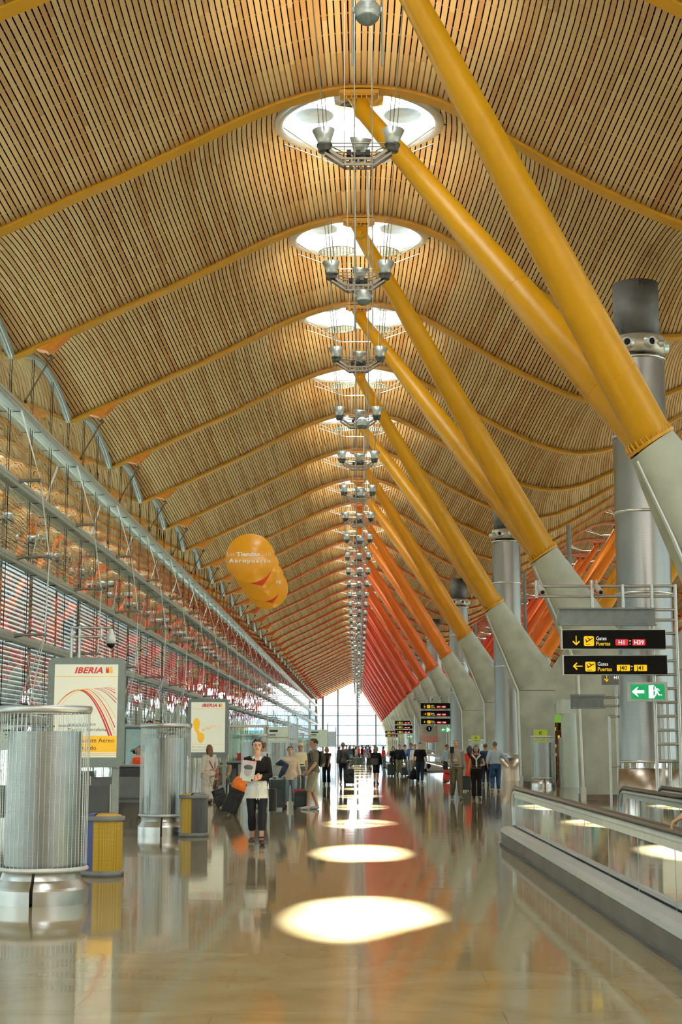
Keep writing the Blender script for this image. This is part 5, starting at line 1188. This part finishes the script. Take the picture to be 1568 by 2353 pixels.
# woman in white
def redbag(t, s, J):
    b = MB(); U = J['U']; b.tube([U((.15, .02, 1.44))*s, U((.06, .135, 1.25))*s, U((-.08, .13, 1.02))*s, U((-.2, .05, .93))*s], .016, 6); b.tube([U((-.18, .1, .95))*s, U((0, .155, 1.0))*s, U((.18, .08, .97))*s], .016, 6)
    b.tube([U((-.2, .03, .93))*s, U((-.24, .03, .84))*s, U((-.25, .02, .74))*s], [.03, .055, .04], 10); b.obj('red_shoulder_bag', mat('bag_red', (.42, .01, .02), .5), t)
person('woman in white with long brown hair and red shoulder bag, seen from behind', px(485, 45.4), 45.4, 1.68, PI+R(35), 'fair', 1.0, legs=((-.07, 0, 0), (.09, .05, 0)), hands=((-.2, -.28, 1.18), (.25, -.02, .85)), top=dict(mat='linen_white', c=(.74, .70, .60), sleeve=.95, hem=.82, add=.028, arm=.024, flare=.03, name='jacket'), bottom=dict(mat='linen_white', c=(.74, .70, .60), leg=.03, flare=.05), hair=('long', (.16, .06, .025)), female=True, extra=redbag, face=False, shoes=(.05, .03, .03))
# seated man with chair
t = thing('waiting_chair', 'grey chair under the seated man in the tan jacket', 'chair', (px(518, 51), 51.1, 0), R(-20))
b = MB(); b.rbox((0, .05, .43), (.55, .5, .06), .05, 'z'); b.obj('seat', M_seat, t); b = MB(); b.box((0, .31, .68), (.55, .05, .45)); b.obj('backrest', M_seat, t)
for (a, c) in ((-.22, -.12), (.22, -.12), (-.22, .26), (.22, .26)): b = MB(); b.tube([(a, c, 0), (a, c, .4)], .018, 6); b.obj('leg', M_alu, t)
person('man in a tan jacket and brown trousers sitting cross-legged behind the poster post', px(518, 51), 51.1, 1.74, R(-20), 'fair', 1.08, legs=((-.14, -.42, 0), (.02, -.55, .28)), hands=((-.2, -.34, .62), (.28, -.36, .66)), drop=.42, lean=-6, top=[dict(mat='shirt_iceblue', c=(.55, .62, .70), sleeve=0, hem=.93), dict(mat='jacket_tan', c=(.27, .21, .13), sleeve=.96, hem=.90, add=.035, arm=.03, name='jacket', neck=1.40)], bottom=dict(mat='trousers_tan', c=(.15, .105, .06), leg=.025), hair=('short', (.2, .15, .11)), z=.0)
# luggage pair with orange bag
suitcase('left one of two tilted black suitcases behind the woman in white', px(519, 42.0), 42.0, (.010, .011, .013), R(10), ry=-20, w=.34, h=.46, d=.22)
suitcase('black wheeled suitcase tilted under the orange bag', px(528, 38.0), 38.0, (.009, .010, .010), R(-8), ry=24, w=.36, h=.58, d=.26, handle=False)
t = thing('orange_bag', 'bright orange soft bag resting on top of the tilted black suitcase', 'bag', (px(528, 38.0)+.27, 38.0, .60), 0); t.rotation_euler = (0, R(22), 0)
b = MB(); b.tube([(0, 0, -.02), (0, 0, .1), (.01, 0, .24), (.03, 0, .37)], [(.20, .15), (.22, .17), (.18, .13), (.07, .05)], 16, up=(0, 1, 0)); remeshed(b, 'fabric', mat('bag_orange', (.90, .20, .01), .6, var=.15, scale=5, bump=.5), t, .014)
person('woman in an orange vest standing behind the information counter', px(322, 46), 46.2, 1.62, R(5), 'fair', 1.0, hands=((-.2, -.22, 1.1), (.2, -.22, 1.1)), top=[dict(mat='blouse_pale', c=(.6, .55, .5), sleeve=.9, hem=.93), dict(mat='vest_orange', c=(.85, .09, .02), sleeve=0, hem=.90, add=.03, name='vest', neck=1.42)], bottom=dict(mat='trousers_blk', c=BLK), hair=('bob', (.30, .17, .08)), female=True)
# passenger beyond the right edge with a hand on the rail
person('bare-armed person mostly beyond the right edge, hand resting on the walkway handrail', 3.06, 12.55, 1.72, R(180), 'tan', 1.0, hands=((-.2, .0, .86), (.465, .0, 1.0)), curl=(.4, .5), palm=((1, 0, 0), (0, 0, -1)), elbow=((-.3, .9, -.2), (-.9, .5, .1)), top=dict(mat='shirt_teal', c=(.06, .12, .14), sleeve=.40, hem=.92), bottom=dict(mat='trousers_char', c=(.03, .03, .035)), hair=('short', (.03, .02, .015)), z=.09)
# passengers far down the hall
proto = []
cols_top = [(.02, .05, .12), (.65, .62, .50), (.01, .01, .012), (.45, .03, .03), (.05, .12, .35), (.3, .3, .32), (.75, .75, .72), (.12, .02, .02)]
cols_bot = [(.10, .15, .20), (.015, .015, .02), (.12, .18, .24), (.16, .13, .09)]
PT = [person('x', 0, -8, 1.74, 0, 'tan', 1.03, top=dict(mat='crowd_top', c=(.1, .1, .1), sleeve=.9), bottom=dict(mat='crowd_bot', c=(.1, .1, .1)), hair=('short', (.02, .015, .01)), vox=.02, face=False), person('x', 0, -8, 1.64, PI, 'fair', .98, top=dict(mat='crowd_top2', c=(.1, .1, .1), sleeve=.5, hem=.88), bottom=dict(mat='crowd_bot', c=(.1, .1, .1)), hair=('bob', (.06, .03, .02)), vox=.02, face=False, female=True)]
nm_t = ['navy', 'cream', 'black', 'dark red', 'blue', 'grey', 'white', 'maroon']; nm_b = ['grey-blue', 'black', 'pale', 'brown']
CR = [(781, 128, 6, 1, 1), (797, 140, 5, 0, 0), (806, 133, 0, 2, 0), (813, 150, 2, 1, 0), (819, 138, 1, 2, 1), (825, 150, 3, 1, 0), (832, 136, 2, 2, 0), (839, 144, 3, 0, 1), (843, 134, 4, 3, 0), (847, 152, 5, 1, 0), (851, 141, 7, 0, 1), (881, 118, 3, 0, 1), (903, 95, 2, 1, 1), (930, 96, 5, 3, 0), (952, 80, 6, 3, 0), (860, 158, 4, 1, 0), (834, 165, 6, 1, 1), (817, 170, 0, 1, 0), (803, 160, 7, 1, 1)]
for i, (p, Y, a, c, q) in enumerate(CR):
    o = PT[q] if i == [k for k, r in enumerate(CR) if r[4] == q][0] else dup(PT[q], (0, 0, 0), '')
    o.location = (px(p, Y), Y, 0); o.rotation_euler.z = random.uniform(0, 6.28)
    o['label'] = 'passenger in %s top and %s trousers, %s' % (nm_t[a], nm_b[c], ['left edge of the far crowd', 'beside the leather jacket man in the far crowd', 'left half of the far crowd', 'behind the navy passenger', 'middle of the far crowd', 'middle of the crowd, in dark red', 'middle of the crowd near the central mullion', 'right of the black-clad passenger', 'right part of the far crowd', 'far back right of the crowd', 'right edge of the far crowd', 'near the far walkway in red', 'beside the far walkway rail', 'behind the large man in navy', 'just behind the man in the black shirt', 'beyond the skirted woman', 'in the very back of the crowd, centre', 'in the very back of the crowd, left', 'back row at the left'][i])
    o['group'] = 'distant passengers at the end of the hall'
    for ch in o.children:
        if ch.name.startswith('shirt'): objmat(ch, mat('crowdtop%d' % a, cols_top[a], .8))
        if ch.name.startswith('trousers'): objmat(ch, mat('crowdbot%d' % c, cols_bot[c], .8))
for i, (p, Y, l) in enumerate([(812, 132, 'small black suitcase in the far crowd, left'), (826, 133, 'small black suitcase at the centre of the far crowd'), (848, 131, 'small grey suitcase at the right of the far crowd'), (898, 86, 'black upright suitcase by the far walkway end'), (932, 86, 'black bag on the floor beside the large man in navy')]):
    suitcase(l, px(p, Y), Y, (.012, .012, .014), 0, w=.5 if i == 4 else .42, h=.42 if i == 4 else .6, handle=False)

# ------------------------------------------------------------------ lights, world, camera
sun = bpy.data.lights.new('sun', 'SUN'); sun.energy = 95; sun.color = (1, .97, .90); sun.angle = .02
so = link(bpy.data.objects.new('sun', sun), None, (0, 60, 60)); so.rotation_euler = (R(-36.65), 0, 0)
for i, y in enumerate(YF[:22]):
    for x in (-.6, .6):
        L_ = bpy.data.lights.new('uplight', 'SPOT'); L_.energy = 340; L_.color = (1, .74, .42); L_.spot_size = R(125); L_.spot_blend = .8; L_.shadow_soft_size = .18
        o = link(bpy.data.objects.new('uplight', L_), None, (x*1.2+.03, y, 14.75)); o.rotation_euler = (PI, 0, 0)
w = bpy.data.worlds.new('sky'); sc.world = w; w.use_nodes = True; nt = w.node_tree; bg = nt.nodes['Background']
tc = nt.nodes.new('ShaderNodeTexCoord'); sp = nt.nodes.new('ShaderNodeSeparateXYZ'); rp = nt.nodes.new('ShaderNodeValToRGB')
nt.links.new(tc.outputs['Generated'], sp.inputs[0]); nt.links.new(sp.outputs['Z'], rp.inputs['Fac']); e = rp.color_ramp.elements
e[0].position = 0; e[0].color = (.98, .99, 1, 1); e[1].position = .6; e[1].color = (.70, .84, 1, 1)
nt.links.new(rp.outputs['Color'], bg.inputs['Color']); bg.inputs['Strength'].default_value = 6.0
cam = bpy.data.cameras.new('camera'); co = link(bpy.data.objects.new('camera', cam), None, (0, 0, CAMH)); co.rotation_euler = (R(90+8.7468), 0, R(.6310))
cam.sensor_fit = 'VERTICAL'; cam.sensor_height = 36; cam.sensor_width = 24; cam.lens = 3500*36/2353; cam.clip_end = 5000; cam.clip_start = .1
sc.camera = co
vs = sc.view_settings; vs.view_transform = 'Standard'; vs.look = 'None'; vs.gamma = 1; vs.use_curve_mapping = False; vs.exposure = -0.15
cy = sc.cycles; cy.max_bounces = 5; cy.diffuse_bounces = 3; cy.glossy_bounces = 4; cy.transmission_bounces = 4; cy.transparent_max_bounces = 10
cy.use_denoising = True; cy.use_adaptive_sampling = True; cy.adaptive_threshold = .10; cy.adaptive_min_samples = 12; cy.sample_clamp_indirect = 6; cy.caustics_reflective = False; cy.caustics_refractive = False; cy.blur_glossy = .5
